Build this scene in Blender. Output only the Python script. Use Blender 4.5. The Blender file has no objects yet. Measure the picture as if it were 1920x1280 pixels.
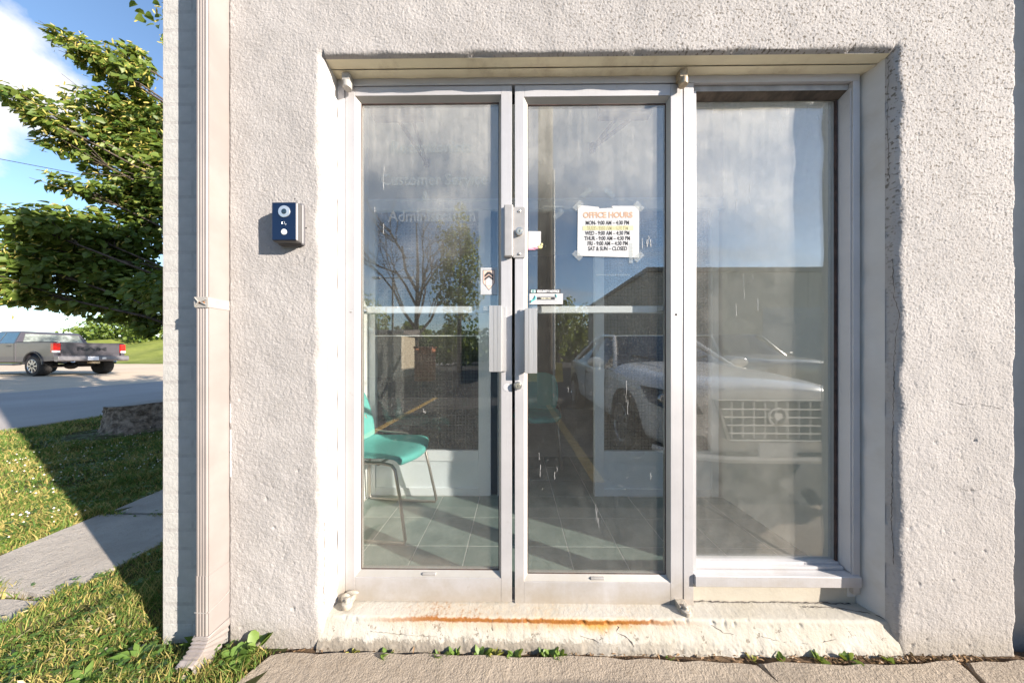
import bpy, bmesh, math, random
import numpy as np
from mathutils import Vector, Matrix
R = math.radians
random.seed(7); rng = np.random.default_rng(7)
S = bpy.context.scene
COL = S.collection

# ------------------------------------------------------------------ camera, sky, sun, exposure
cam = bpy.data.objects.new('camera', bpy.data.cameras.new('camera')); COL.objects.link(cam)
cam.location = (0, -1.065, 1.085)
cam.rotation_euler = (R(90), 0, R(0.6))
cam.data.sensor_width = 36.0; cam.data.lens = 36.0 * 530 / 1920
cam.data.shift_y = 25 / 1920
cam.data.clip_start = 0.02; cam.data.clip_end = 900
S.camera = cam

SUN_DIR = Vector((2.0, -1.0, 0.83)).normalized()
w = bpy.data.worlds.new("World"); S.world = w; w.use_nodes = True
nt = w.node_tree; nt.nodes.clear()
def wn(t, **k):
    n = nt.nodes.new(t)
    for a, b in k.items(): setattr(n, a, b)
    return n
sky = wn('ShaderNodeTexSky', sky_type='NISHITA', sun_disc=False)
sky.sun_elevation = math.asin(SUN_DIR.z); sky.sun_rotation = math.atan2(SUN_DIR.x, SUN_DIR.y)
sky.air_density = 1.0; sky.dust_density = 0.25; sky.ozone_density = 2.6
tc = wn('ShaderNodeTexCoord'); sep = wn('ShaderNodeSeparateXYZ'); nt.links.new(tc.outputs['Generated'], sep.inputs[0])
def wmath(op, a, b=None, clamp=False):
    n = wn('ShaderNodeMath', operation=op, use_clamp=clamp)
    for i, v in enumerate((a, b)):
        if v is None: continue
        if isinstance(v, (int, float)): n.inputs[i].default_value = v
        else: nt.links.new(v, n.inputs[i])
    return n.outputs[0]
den = wmath('ADD', wmath('ABSOLUTE', sep.outputs[2]), 0.16)
px_ = wmath('DIVIDE', sep.outputs[0], den); py_ = wmath('DIVIDE', sep.outputs[1], den)
cmb = wn('ShaderNodeCombineXYZ'); nt.links.new(px_, cmb.inputs[0]); nt.links.new(wmath('MULTIPLY', py_, 1.5), cmb.inputs[1])
no = wn('ShaderNodeTexNoise'); no.inputs['Scale'].default_value = 0.95; no.inputs['Detail'].default_value = 9; no.inputs['Roughness'].default_value = 0.56
nt.links.new(cmb.outputs[0], no.inputs['Vector'])
# a heap of cumulus low in the west, on top of the general scatter
nd = wn('ShaderNodeTexNoise'); nd.inputs['Scale'].default_value = 5.0; nd.inputs['Detail'].default_value = 8; nd.inputs['Roughness'].default_value = 0.6
nt.links.new(tc.outputs['Generated'], nd.inputs['Vector'])
blob = None
for (cx_, cy_, cz_, rad) in ((-0.80, 0.445, 0.43, 0.115), (-0.845, 0.415, 0.35, 0.085), (-0.89, 0.35, 0.30, 0.06), (-0.775, 0.52, 0.385, 0.03)):
    vd = wn('ShaderNodeVectorMath', operation='DISTANCE'); nt.links.new(tc.outputs['Generated'], vd.inputs[0]); vd.inputs[1].default_value = (cx_, cy_, cz_)
    t = wmath('SUBTRACT', 1.0, wmath('DIVIDE', vd.outputs['Value'], rad))
    blob = t if blob is None else wmath('MAXIMUM', blob, t)
blobf = wmath('MULTIPLY', wmath('ADD', blob, wmath('MULTIPLY', wmath('SUBTRACT', nd.outputs['Fac'], 0.5), 2.4)), 2.6, True)
gen = wmath('MULTIPLY', wmath('SUBTRACT', no.outputs['Fac'], 0.535), 4.5, True)
gen = wmath('MULTIPLY', gen, 0.85)
# clear blue gap over the western roofs and trees
vw = wn('ShaderNodeVectorMath', operation='DISTANCE'); nt.links.new(tc.outputs['Generated'], vw.inputs[0]); vw.inputs[1].default_value = (-0.80, 0.50, 0.34)
gen = wmath('MULTIPLY', gen, wmath('MULTIPLY', wmath('SUBTRACT', vw.outputs['Value'], 0.34), 4.0, True))
cl = wmath('MULTIPLY', wmath('MAXIMUM', gen, blobf), wmath('MULTIPLY', wmath('ADD', sep.outputs[2], 0.02), 14.0, True), True)
mix = wn('ShaderNodeMix', data_type='RGBA')
nt.links.new(cl, mix.inputs[0]); nt.links.new(sky.outputs[0], mix.inputs[6]); mix.inputs[7].default_value = (4.3, 4.3, 4.4, 1)
bg = wn('ShaderNodeBackground'); bg.inputs['Strength'].default_value = 0.092
nt.links.new(mix.outputs[2], bg.inputs['Color'])
wo = wn('ShaderNodeOutputWorld'); nt.links.new(bg.outputs[0], wo.inputs['Surface'])

sd = bpy.data.lights.new('sun', 'SUN'); sd.energy = 4.6; sd.angle = R(0.53); sd.color = (1.0, 0.91, 0.80)
sun = bpy.data.objects.new('sun', sd); COL.objects.link(sun)
sun.rotation_euler = SUN_DIR.to_track_quat('Z', 'Y').to_euler(); sun.location = SUN_DIR * 30

S.view_settings.view_transform = 'Standard'; S.view_settings.look = 'None'
S.view_settings.gamma = 1.0; S.view_settings.use_curve_mapping = False
S.view_settings.exposure = 1.55
S.render.engine = 'CYCLES'
S.cycles.max_bounces = 14; S.cycles.diffuse_bounces = 8; S.cycles.glossy_bounces = 6; S.cycles.transparent_max_bounces = 24
S.cycles.use_denoising = True

# ------------------------------------------------------------------ materials
MATS = {}
class NT:
    def __init__(s, name):
        s.m = bpy.data.materials.new(name); s.m.use_nodes = True; s.t = s.m.node_tree; s.t.nodes.clear()
        s.out = s.n('ShaderNodeOutputMaterial'); s.tc = s.n('ShaderNodeTexCoord')
    def n(s, t, **k):
        nd = s.t.nodes.new(t)
        for a, b in k.items(): setattr(nd, a, b)
        return nd
    def put(s, sock, v):
        if v is None: return
        if isinstance(v, bpy.types.NodeSocket): s.t.links.new(v, sock)
        elif isinstance(v, (tuple, list)) and len(v) == 3 and sock.type == 'RGBA': sock.default_value = (*v, 1)
        else: sock.default_value = v
    def math(s, op, a, b=None, c=None, clamp=False):
        nd = s.n('ShaderNodeMath', operation=op, use_clamp=clamp)
        for i, v in enumerate((a, b, c)): s.put(nd.inputs[i], v)
        return nd.outputs[0]
    def noise(s, scale, detail=4, rough=.55, vec=None, stretch=None, dist=0):
        v = vec or s.tc.outputs['Object']
        if stretch:
            mp = s.n('ShaderNodeMapping'); mp.inputs['Scale'].default_value = stretch; s.t.links.new(v, mp.inputs[0]); v = mp.outputs[0]
        nd = s.n('ShaderNodeTexNoise'); nd.inputs['Scale'].default_value = scale; nd.inputs['Detail'].default_value = detail
        nd.inputs['Roughness'].default_value = rough; nd.inputs['Distortion'].default_value = dist
        s.t.links.new(v, nd.inputs['Vector']); return nd.outputs['Fac']
    def step(s, v, a, b):
        nd = s.n('ShaderNodeMapRange', interpolation_type='SMOOTHSTEP'); s.put(nd.inputs[0], v)
        s.put(nd.inputs[1], a); s.put(nd.inputs[2], b); return nd.outputs[0]
    def mix(s, f, a, b, mode='MIX'):
        nd = s.n('ShaderNodeMix', data_type='RGBA', blend_type=mode); s.put(nd.inputs[0], f); s.put(nd.inputs[6], a); s.put(nd.inputs[7], b); return nd.outputs[2]
    def bump(s, h, strength=.3, dist=.01, normal=None):
        nd = s.n('ShaderNodeBump'); nd.inputs['Strength'].default_value = strength; nd.inputs['Distance'].default_value = dist
        s.put(nd.inputs['Height'], h)
        if normal: s.put(nd.inputs['Normal'], normal)
        return nd.outputs[0]
    def pos(s):
        sp = s.n('ShaderNodeSeparateXYZ'); s.t.links.new(s.tc.outputs['Object'], sp.inputs[0]); return sp.outputs
    def bsdf(s, col, rough=.6, metal=0., normal=None, spec=.5, **kw):
        b = s.n('ShaderNodeBsdfPrincipled'); s.put(b.inputs['Base Color'], col); s.put(b.inputs['Roughness'], rough); s.put(b.inputs['Metallic'], metal)
        s.put(b.inputs['Specular IOR Level'], spec)
        if normal: s.put(b.inputs['Normal'], normal)
        for k, v in kw.items(): s.put(b.inputs[k.replace('_', ' ')], v)
        return b.outputs[0]
    def done(s, sh):
        s.t.links.new(sh, s.out.inputs['Surface']); return s.m
def sc(c, f): return tuple(max(0, min(1, x * f)) for x in c)
def mat(name, col, rough=.6, metal=0., var=.12, vs=6., bump=0., bs=80., spec=.5, isl=0., dirt=None, stretch=None, **kw):
    if name in MATS: return MATS[name]
    k = NT(name)
    f = k.noise(vs, 5, .6, stretch=stretch)
    c = k.mix(k.step(f, .3, .7), sc(col, 1 - var), sc(col, 1 + var))
    if isl:
        g = k.n('ShaderNodeNewGeometry'); c = k.mix(g.outputs['Random Per Island'], c, sc(col, 1 - isl), 'MIX') if isl > 0 else c
    if dirt:
        dcol, amt, dscale = dirt
        c = k.mix(k.math('MULTIPLY', k.step(k.noise(dscale, 6, .65), .5, .78), amt), c, dcol)
    nrm = k.bump(k.noise(bs, 4, .6, stretch=stretch), bump, .004) if bump else None
    MATS[name] = k.done(k.bsdf(c, rough, metal, nrm, spec, **kw)); return MATS[name]

def glass(name, f0=.055, dust=.05, dscale=7., tint=(.97, .985, .98), streak=True, dcol=(.80, .76, .69), top=.15, foot=.07):
    k = NT(name)
    g = k.n('ShaderNodeNewGeometry')
    d = k.n('ShaderNodeVectorMath', operation='DOT_PRODUCT'); k.t.links.new(g.outputs['Normal'], d.inputs[0]); k.t.links.new(g.outputs['Incoming'], d.inputs[1])
    c = k.math('ABSOLUTE', d.outputs['Value'])
    F = k.math('ADD', f0, k.math('MULTIPLY', 1 - f0, k.math('POWER', k.math('SUBTRACT', 1.0, c, clamp=True), 5.0)))
    tr = k.n('ShaderNodeBsdfTransparent'); tr.inputs[0].default_value = (*tint, 1)
    gl = k.n('ShaderNodeBsdfGlossy'); gl.inputs['Roughness'].default_value = 0.0
    m1 = k.n('ShaderNodeMixShader'); k.put(m1.inputs[0], F); k.t.links.new(tr.outputs[0], m1.inputs[1]); k.t.links.new(gl.outputs[0], m1.inputs[2])
    base = k.math('ADD', .45, k.math('MULTIPLY', k.step(k.noise(dscale * 2.5, 8, .7), .25, .8), .55))
    p = k.pos()
    ed = k.step(k.noise(3.0, 3, .5), .2, .8)
    df = k.math('MULTIPLY', base, dust)
    if streak:
        # wiped streaks, rain runs and a dirtier band at the top and foot of the pane
        st = k.step(k.noise(60, 3, .6, stretch=(1, 1, .05)), .40, .8)
        hz = k.math('ADD', p[2], k.math('MULTIPLY', k.math('SUBTRACT', ed, .5), .5))
        hi = k.math('MULTIPLY', k.math('POWER', k.step(hz, 1.30, 2.25), 1.3), top)
        lo = k.math('MULTIPLY', k.step(p[2], .62, .16), foot)
        df = k.math('ADD', df, k.math('MULTIPLY', k.math('ADD', hi, lo), k.math('ADD', k.math('MULTIPLY', base, .75), k.math('ADD', .2, k.math('MULTIPLY', st, .35)))))
        df = k.math('ADD', df, k.math('MULTIPLY', k.step(k.noise(170, 2, .5), .71, .76), .25))
        sw = k.step(k.noise(2.2, 4, .5, stretch=(2.6, 1, .8), dist=1.3), .52, .72)
        df = k.math('ADD', df, k.math('MULTIPLY', sw, dust * .3), clamp=True)
    di = k.n('ShaderNodeBsdfDiffuse'); di.inputs[0].default_value = (*dcol, 1)
    m2 = k.n('ShaderNodeMixShader'); k.put(m2.inputs[0], df); k.t.links.new(m1.outputs[0], m2.inputs[1]); k.t.links.new(di.outputs[0], m2.inputs[2])
    MATS[name] = k.done(m2.outputs[0]); return MATS[name]

def stucco_mat(name, col, fine=.5):
    k = NT(name); p = k.pos()
    n1 = k.noise(3.0, 6, .65); n2 = k.noise(140, 3, .6); n3 = k.noise(22, 4, .6)
    c = k.mix(k.step(n1, .3, .75), sc(col, .88), sc(col, 1.07))
    run = k.step(k.noise(5, 5, .65, stretch=(1, 1, .18)), .5, .75)
    c = k.mix(k.math('MULTIPLY', run, .22), c, sc((col[0] * .93, col[1] * .9, col[2] * .86), .86))
    c = k.mix(k.math('MULTIPLY', k.step(n3, .45, .8), .25), c, sc((col[0] * .97, col[1] * .93, col[2] * .86), .92))
    # dark pit-like speckle over the coarse dash, mostly high on the right of the wall
    zone = k.math('MULTIPLY', k.step(k.math('ADD', p[2], k.math('MULTIPLY', n1, 1.0)), 1.3, 2.6), k.step(k.math('ADD', p[0], n1), -.3, 1.6))
    gr = k.math('MULTIPLY', k.step(k.noise(95, 2, .5), .55, .66), k.math('ADD', .12, k.math('MULTIPLY', zone, .85)))
    c = k.mix(gr, c, (.15, .13, .108))
    low = k.math('MULTIPLY', k.step(k.math('ADD', p[2], k.math('MULTIPLY', n3, .12)), .16, .04), .55)
    c = k.mix(low, c, (.27, .235, .185))
    nr = k.bump(n2, fine, .003)
    MATS[name] = k.done(k.bsdf(c, .9, 0, nr, .15)); return MATS[name]

STUCCO = stucco_mat('stucco_paint', (.390, .366, .352), .85)
SMOOTH = mat('smooth_render', (.54, .515, .49), .85, var=.06, vs=5, bump=.25, bs=45, spec=.2, dirt=((.40, .33, .24), .35, 6))
SOFFIT = mat('soffit_bounce_cream', (.80, .72, .52), .75, var=.07, vs=9, bump=.2, bs=40, stretch=(.4, 1, 1), dirt=((.22, .13, .06), .55, 5))  # bounce off the sunlit step is put into this cream
BRICKP = mat('painted_brick', (.46, .445, .42), .85, var=.07, vs=14, bump=.7, bs=60, spec=.2, dirt=((.42, .40, .37), .3, 20))
MORTAR = mat('painted_mortar', (.42, .40, .38), .9, var=.1, vs=20, bump=.5, bs=90, spec=.1)
def alu_mat(name, col, metal, rough):
    k = NT(name); p = k.pos()
    n1 = k.noise(5, 5, .6); br = k.noise(180, 2, .5, stretch=(1, 1, .03))
    c = k.mix(k.step(n1, .3, .75), sc(col, .93), sc(col, 1.04))
    low = k.math('MULTIPLY', k.step(k.math('ADD', p[2], k.math('MULTIPLY', k.noise(9, 5, .7), .22)), .34, .14), .75)
    c = k.mix(low, c, (.33, .27, .19))
    c = k.mix(k.math('MULTIPLY', k.step(k.noise(30, 5, .7), .6, .8), .35), c, (.28, .24, .19))
    MATS[name] = k.done(k.bsdf(c, rough, metal, k.bump(br, .12, .002), .5)); return MATS[name]
ALU = alu_mat('anodised_aluminium', (.53, .515, .52), .3, .46)
ALUB = alu_mat('aluminium_bead', (.40, .38, .35), .25, .5)
ALUD = mat('dull_aluminium', (.40, .38, .36), .5, .4, var=.2, vs=12, bump=.15)
PULL = mat('brushed_pull', (.50, .49, .485), .38, .5, var=.05, vs=30, bump=.25, bs=200, stretch=(1, 1, .02))
STEEL = mat('satin_steel', (.58, .57, .55), .3, .9, var=.1, vs=30)
DARK = mat('dark_gap', (.03, .026, .024), .8)
RUBBER = mat('black_rubber', (.025, .022, .022), .7, bump=.2)
SEAL = mat('perished_seal', (.055, .03, .025), .75, var=.5, vs=30, bump=.4)
RUST = mat('rust', (.23, .085, .02), .9, var=.4, vs=60, bump=.6, bs=200)
CRACK = mat('crack_shade', (.10, .085, .075), .95, var=.4, vs=60)
GLASS = glass('dusty_glass', .16, .022, top=.26, foot=.03)
GLASSW = glass('window_glass', .175, .06, top=.26, foot=.04)
GLASSI = glass('inner_glass', .035, .012, streak=False)
def step_mat():
    k = NT('flaking_step_paint'); p = k.pos()
    n1 = k.noise(14, 6, .7); n2 = k.noise(45, 5, .7); n3 = k.noise(4.5, 4, .6)
    c = k.mix(k.step(n3, .3, .7), (.41, .375, .31), (.45, .425, .38))
    # bare concrete towards the foot and where the paint flaked
    bare = k.step(k.math('ADD', k.math('MULTIPLY', p[2], -17.0), k.math('ADD', k.math('MULTIPLY', n1, .9), k.math('MULTIPLY', n2, .9))), .66, .95)
    bare = k.math('MULTIPLY', bare, k.step(k.math('ADD', p[0], n3), 1.5, .5))
    fl = k.step(k.noise(26, 6, .75), .61, .635)
    lowhalf = k.step(p[2], .062, .04)
    bare = k.math('MAXIMUM', bare, k.math('MULTIPLY', fl, lowhalf))
    c = k.mix(bare, c, k.mix(n2, (.20, .17, .135), (.31, .275, .23)))
    # rust line weeping from the door foot
    wob = k.math('ADD', k.math('MULTIPLY', k.math('SUBTRACT', k.noise(5, 4, .6, stretch=(1, .05, .05)), .5), .016), k.math('MULTIPLY', k.math('SUBTRACT', k.noise(55, 5, .7), .5), .016))
    zz = k.math('ADD', k.math('ADD', p[2], wob), k.math('MULTIPLY', k.step(p[0], -.3, .3), .004))
    xs = k.math('MULTIPLY', k.step(p[0], -.64, -.30), k.step(p[0], .74, .45))
    core = k.math('MULTIPLY', k.step(zz, .056, .063), k.step(zz, .0745, .0690))
    core = k.math('MULTIPLY', k.math('MULTIPLY', core, xs), k.step(k.noise(6, 5, .7, stretch=(1, .3, .3)), .28, .42))
    drip = k.noise(26, 4, .65, stretch=(1, 1, .18))
    halo = k.math('MULTIPLY', k.math('MULTIPLY', k.step(k.math('ADD', zz, k.math('MULTIPLY', drip, .05)), .052, .088), k.step(zz, .080, .068)), k.math('MULTIPLY', xs, k.step(k.noise(5, 4, .6, stretch=(1, .2, .2)), .30, .62)))
    right = k.math('MULTIPLY', k.step(p[0], -.15, .10), k.step(p[0], .62, .40))
    c = k.mix(k.math('MULTIPLY', halo, k.math('ADD', .35, k.math('MULTIPLY', right, .6))), c, (.50, .25, .045))
    c = k.mix(k.math('MULTIPLY', core, .95), c, k.mix(n2, (.15, .045, .008), (.34, .13, .02)))
    hair = k.step(k.noise(11, 3, .5, dist=1.5), .497, .5)
    nr = k.bump(k.math('ADD', n2, k.math('MULTIPLY', bare, -.8)), .6, .005)
    return k.done(k.bsdf(c, .85, 0, nr, .2))
STEP = step_mat()
def concrete_mat(name, col, agg=.25):
    k = NT(name)
    n1 = k.noise(2.5, 6, .65); n2 = k.noise(160, 3, .6); n3 = k.noise(28, 6, .7)
    c = k.mix(k.step(n1, .3, .7), sc(col, .85), sc(col, 1.1))
    c = k.mix(k.math('MULTIPLY', k.step(n3, .5, .75), .4), c, sc((col[0] * .95, col[1] * .9, col[2] * .8), .7))
    v = k.n('ShaderNodeTexVoronoi'); v.inputs['Scale'].default_value = 130; k.t.links.new(k.tc.outputs['Object'], v.inputs['Vector'])
    c = k.mix(k.math('MULTIPLY', k.step(v.outputs['Distance'], .35, .1), agg), c, sc(col, 1.35))
    c = k.mix(k.math('MULTIPLY', k.step(n2, .58, .7), agg * 1.6), c, sc(col, .45))
    return k.done(k.bsdf(c, .92, 0, k.bump(k.math('ADD', k.math('MULTIPLY', n2, .8), k.math('MULTIPLY', n3, 1.6)), 1.0, .008), .15))
CONC = concrete_mat('walkway_concrete', (.34, .285, .228))
PAVER = concrete_mat('paving_concrete', (.42, .375, .33), .10)
def ground_mat(name, a, b, s1, bump=.4, bs=120):
    k = NT(name); n1 = k.noise(s1, 6, .65); n2 = k.noise(bs, 4, .7)
    c = k.mix(k.step(n1, .32, .7), a, b); c = k.mix(k.math('MULTIPLY', k.step(n2, .4, .75), .35), c, sc(a, .55))
    return k.done(k.bsdf(c, .95, 0, k.bump(n2, bump, .01), .15))
SOIL = ground_mat('soil', (.085, .055, .035), (.17, .115, .07), 30)
TURF = ground_mat('turf_soil', (.055, .06, .022), (.11, .10, .045), 6)
ASPH = ground_mat('asphalt', (.055, .053, .053), (.085, .082, .08), .6, .3, 90)
ROADM = ground_mat('road_asphalt', (.36, .325, .30), (.43, .39, .365), .35, .3, 60)
GRAV = ground_mat('pale_gravel', (.54, .43, .32), (.64, .52, .39), .3, .5, 30)
BANKM = ground_mat('bank_grass', (.12, .15, .03), (.22, .24, .06), .35, .6, 6)

# ------------------------------------------------------------------ mesh helpers
class MB:
    def __init__(s): s.v = []; s.f = []
    def add(s, vs, fs):
        o = len(s.v); s.v.extend(tuple(x) for x in vs); s.f.extend(tuple(i + o for i in f) for f in fs); return s
    def box(s, a, b, rz=0, c=None):
        x0, y0, z0 = (min(p, q) for p, q in zip(a, b)); x1, y1, z1 = (max(p, q) for p, q in zip(a, b))
        vs = [(x0, y0, z0), (x1, y0, z0), (x1, y1, z0), (x0, y1, z0), (x0, y0, z1), (x1, y0, z1), (x1, y1, z1), (x0, y1, z1)]
        if rz:
            c = c or ((x0 + x1) / 2, (y0 + y1) / 2); cs, sn = math.cos(rz), math.sin(rz)
            vs = [(c[0] + (x - c[0]) * cs - (y - c[1]) * sn, c[1] + (x - c[0]) * sn + (y - c[1]) * cs, z) for x, y, z in vs]
        return s.add(vs, [(0, 3, 2, 1), (4, 5, 6, 7), (0, 1, 5, 4), (1, 2, 6, 5), (2, 3, 7, 6), (3, 0, 4, 7)])
    def tube(s, path, r, n=8, cap=True):
        P = [Vector(p) for p in path]; rs = r if isinstance(r, (list, tuple)) else [r] * len(P)
        up = Vector((.13, .21, 1)).normalized(); vs = []; fs = []; prev = None
        for i, p in enumerate(P):
            d = (P[min(i + 1, len(P) - 1)] - P[max(i - 1, 0)]).normalized()
            if prev is None:
                a = d.cross(up); a = a.normalized() if a.length > 1e-4 else Vector((1, 0, 0))
            else:
                a = (prev - d * prev.dot(d)).normalized()
            prev = a; b = d.cross(a)
            for j in range(n):
                t = 2 * math.pi * j / n; vs.append(p + (a * math.cos(t) + b * math.sin(t)) * rs[i])
        for i in range(len(P) - 1):
            for j in range(n):
                fs.append((i * n + j, i * n + (j + 1) % n, (i + 1) * n + (j + 1) % n, (i + 1) * n + j))
        if cap: fs += [tuple(range(n))[::-1], tuple(range((len(P) - 1) * n, len(P) * n))]
        return s.add(vs, fs)
    def lathe(s, o, ax, prof, n=20, cap=True):          # prof: (distance along axis, radius)
        o = Vector(o); ax = Vector(ax).normalized(); a = ax.orthogonal().normalized(); b = ax.cross(a); vs = []; fs = []
        for t, r in prof:
            for j in range(n):
                q = 2 * math.pi * j / n; vs.append(o + ax * t + (a * math.cos(q) + b * math.sin(q)) * r)
        for i in range(len(prof) - 1):
            for j in range(n): fs.append((i * n + j, i * n + (j + 1) % n, (i + 1) * n + (j + 1) % n, (i + 1) * n + j))
        if cap: fs += [tuple(range(n))[::-1], tuple(range((len(prof) - 1) * n, len(prof) * n))]
        return s.add(vs, fs)
    def prism(s, pts, axis, t0, t1):                    # polygon extruded along an axis: 0 -> pts are (y,z), 1 -> (x,z), 2 -> (x,y)
        def P(p, t): return (t, p[0], p[1]) if axis == 0 else ((p[0], t, p[1]) if axis == 1 else (p[0], p[1], t))
        n = len(pts); vs = [P(p, t0) for p in pts] + [P(p, t1) for p in pts]
        return s.add(vs, [tuple(range(n))[::-1], tuple(range(n, 2 * n))] + [(i, (i + 1) % n, n + (i + 1) % n, n + i) for i in range(n)])
    def ellipsoid(s, c, r, n=12, m=8):
        vs = [(c[0], c[1], c[2] - r[2])]
        for i in range(1, m):
            t = math.pi * i / m
            for j in range(n):
                q = 2 * math.pi * j / n; vs.append((c[0] + r[0] * math.sin(t) * math.cos(q), c[1] + r[1] * math.sin(t) * math.sin(q), c[2] - r[2] * math.cos(t)))
        vs.append((c[0], c[1], c[2] + r[2])); fs = [(0, 1 + (j + 1) % n, 1 + j) for j in range(n)]
        for i in range(m - 2):
            for j in range(n): fs.append((1 + i * n + j, 1 + i * n + (j + 1) % n, 1 + (i + 1) * n + (j + 1) % n, 1 + (i + 1) * n + j))
        l = len(vs) - 1; b = 1 + (m - 2) * n; fs += [(b + j, b + (j + 1) % n, l) for j in range(n)]
        return s.add(vs, fs)
    def xform(s, M, start=0):
        s.v[start:] = [tuple(M @ Vector(p)) for p in s.v[start:]]; return s
def mesh_np(name, V, F, mtl, smooth=False):
    """V (n,3), F (m,k) with one k"""
    me = bpy.data.meshes.new(name); V = np.asarray(V, np.float32); F = np.asarray(F, np.int32); k = F.shape[1]
    me.vertices.add(len(V)); me.vertices.foreach_set('co', V.ravel())
    me.loops.add(F.size); me.loops.foreach_set('vertex_index', F.ravel())
    me.polygons.add(len(F)); me.polygons.foreach_set('loop_start', np.arange(0, F.size, k, dtype=np.int32)); me.polygons.foreach_set('loop_total', np.full(len(F), k, np.int32))
    if smooth: me.polygons.foreach_set('use_smooth', np.ones(len(F), bool))
    me.update(calc_edges=True); me.materials.append(mtl); return me
def link(name, me, parent=None):
    o = bpy.data.objects.new(name, me); COL.objects.link(o)
    if parent is not None:
        o.parent = parent; o.matrix_parent_inverse = Matrix.Translation(parent.location).inverted() if parent.type == 'EMPTY' else Matrix.Identity(4)
    return o
def obj(name, mb, mtl, parent=None, smooth=False, bevel=0., seg=2, angle=40):
    me = bpy.data.meshes.new(name); me.from_pydata(mb.v, [], mb.f); me.update(); me.materials.append(mtl)
    bm = bmesh.new(); bm.from_mesh(me); bmesh.ops.recalc_face_normals(bm, faces=bm.faces[:])
    if bevel:
        es = [e for e in bm.edges if len(e.link_faces) == 2 and e.calc_face_angle(0) > R(35)]
        bmesh.ops.bevel(bm, geom=es, offset=bevel, segments=seg, affect='EDGES', profile=.5, clamp_overlap=True)
    if smooth or bevel:
        for f in bm.faces: f.smooth = True
        for e in bm.edges:
            if len(e.link_faces) == 2 and e.calc_face_angle(0) > R(angle): e.smooth = False
    bm.to_mesh(me); bm.free()
    o = link(name, me, parent)
    if bevel:
        wn_ = o.modifiers.new('weighted', 'WEIGHTED_NORMAL'); wn_.keep_sharp = True; wn_.weight = 100
    return o
def tag(o, label=None, cat=None, group=None, kind=None):
    if label: o['label'] = label
    if cat: o['category'] = cat
    if group: o['group'] = group
    if kind: o['kind'] = kind
    return o
def thing(name, label, cat, loc=(0, 0, 0), group=None):
    o = bpy.data.objects.new(name, None); COL.objects.link(o); o.location = loc; o.empty_display_size = .1
    return tag(o, label, cat, group)
def struct(name, mb, m, parent=None, **k):
    o = obj(name, mb, m, parent, **k)
    if parent is None: o['kind'] = 'structure'
    return o
def box(name, a, b, m, parent=None, bevel=0., **k): return obj(name, MB().box(a, b), m, parent, bevel=bevel, **k)
def dup(root, loc, rz=None, label=None):
    r = root.copy(); COL.objects.link(r); r.location = loc
    if rz is not None: r.rotation_euler = (0, 0, rz)
    if label: r['label'] = label
    for ch in list(root.children):
        c = ch.copy(); COL.objects.link(c); c.parent = r
        for g in list(ch.children):
            d = g.copy(); COL.objects.link(d); d.parent = c
    return r
def fnoise(ny, nx, dx, wl, bw=.6, seed=0):
    r = np.random.default_rng(seed); a = np.fft.rfft2(r.standard_normal((ny, nx)))
    fy = np.fft.fftfreq(ny, dx)[:, None]; fx = np.fft.rfftfreq(nx, dx)[None]
    f = np.hypot(fx, fy) * wl; a *= np.exp(-((np.log(np.maximum(f, 1e-6))) ** 2) / (2 * bw * bw)); a[0, 0] = 0
    b = np.fft.irfft2(a, (ny, nx)); return (b / b.std()).astype(np.float32)
def text_mesh(txt, size, wide=1., bold=0., align='CENTER', depth=.0004):
    cu = bpy.data.curves.new('lettering', 'FONT'); cu.body = txt; cu.size = size; cu.align_x = align; cu.offset = bold; cu.extrude = depth; cu.resolution_u = 3
    t = bpy.data.objects.new('lettering', cu); COL.objects.link(t); me = bpy.data.meshes.new_from_object(t)
    bpy.data.objects.remove(t); bpy.data.curves.remove(cu)
    me.transform(Matrix.Diagonal((wide, 1, 1, 1))); return me
def lettering(name, txt, size, at, m, parent=None, wide=1., bold=0., rx=90, rz=0, rot=0, align='CENTER'):
    me = text_mesh(txt, size, wide, bold, align); me.materials.clear(); me.materials.append(m)
    me.transform(Matrix.Translation(at) @ Matrix.Rotation(R(rz), 4, 'Z') @ Matrix.Rotation(R(rx), 4, 'X') @ Matrix.Rotation(R(rot), 4, 'Z'))
    return link(name, me, parent)

# ------------------------------------------------------------------ ground, lawn, road, walkway
def sheet(name, x0, x1, y0, y1, nx, ny, hf, m, kind='structure', smooth=True):
    xs = np.linspace(x0, x1, nx); ys = np.linspace(y0, y1, ny); X, Y = np.meshgrid(xs, ys); Z = hf(X, Y)
    V = np.stack([X, Y, Z], -1).reshape(-1, 3); i = np.arange(nx * ny).reshape(ny, nx)
    F = np.stack([i[:-1, :-1], i[:-1, 1:], i[1:, 1:], i[1:, :-1]], -1).reshape(-1, 4)
    return tag(link(name, mesh_np(name, V, F, m, smooth)), kind=kind)
sheet('ground', -400, 400, -400, 400, 9, 9, lambda X, Y: X * 0 - .20, ASPH)
sheet('parking_lot', -7.3, 40, -40, -.78, 40, 40, lambda X, Y: X * 0 - .03, ASPH)
def road_h(X, Y): return -.10 + .27 * np.clip((-X - 13) / 6, 0, 1) ** 1.3
sheet('road', -15.2, -7.37, -40, 60, 40, 60, road_h, ROADM)
def grav_h(X, Y): return road_h(X, Y) + .004 + np.where(X > -14.9, -.01, 0) + .006 * np.sin(X * 2.1 + Y) * np.cos(Y * 1.3)
sheet('gravel_lot', -90, -14.6, -40, 60, 120, 80, grav_h, GRAV)
def bank_h(X, Y):
    t = np.clip((Y - 25.5) / 17, 0, 1); xf = np.clip((X + 74) / 14, 0.12, 1)
    return .12 + (3.4 * xf + .35 * np.sin(X * .5) + .25 * np.sin(X * 1.3 + 1) + .2 * np.sin(Y * .9 + X * .2)) * t * t * (3 - 2 * t)
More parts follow.
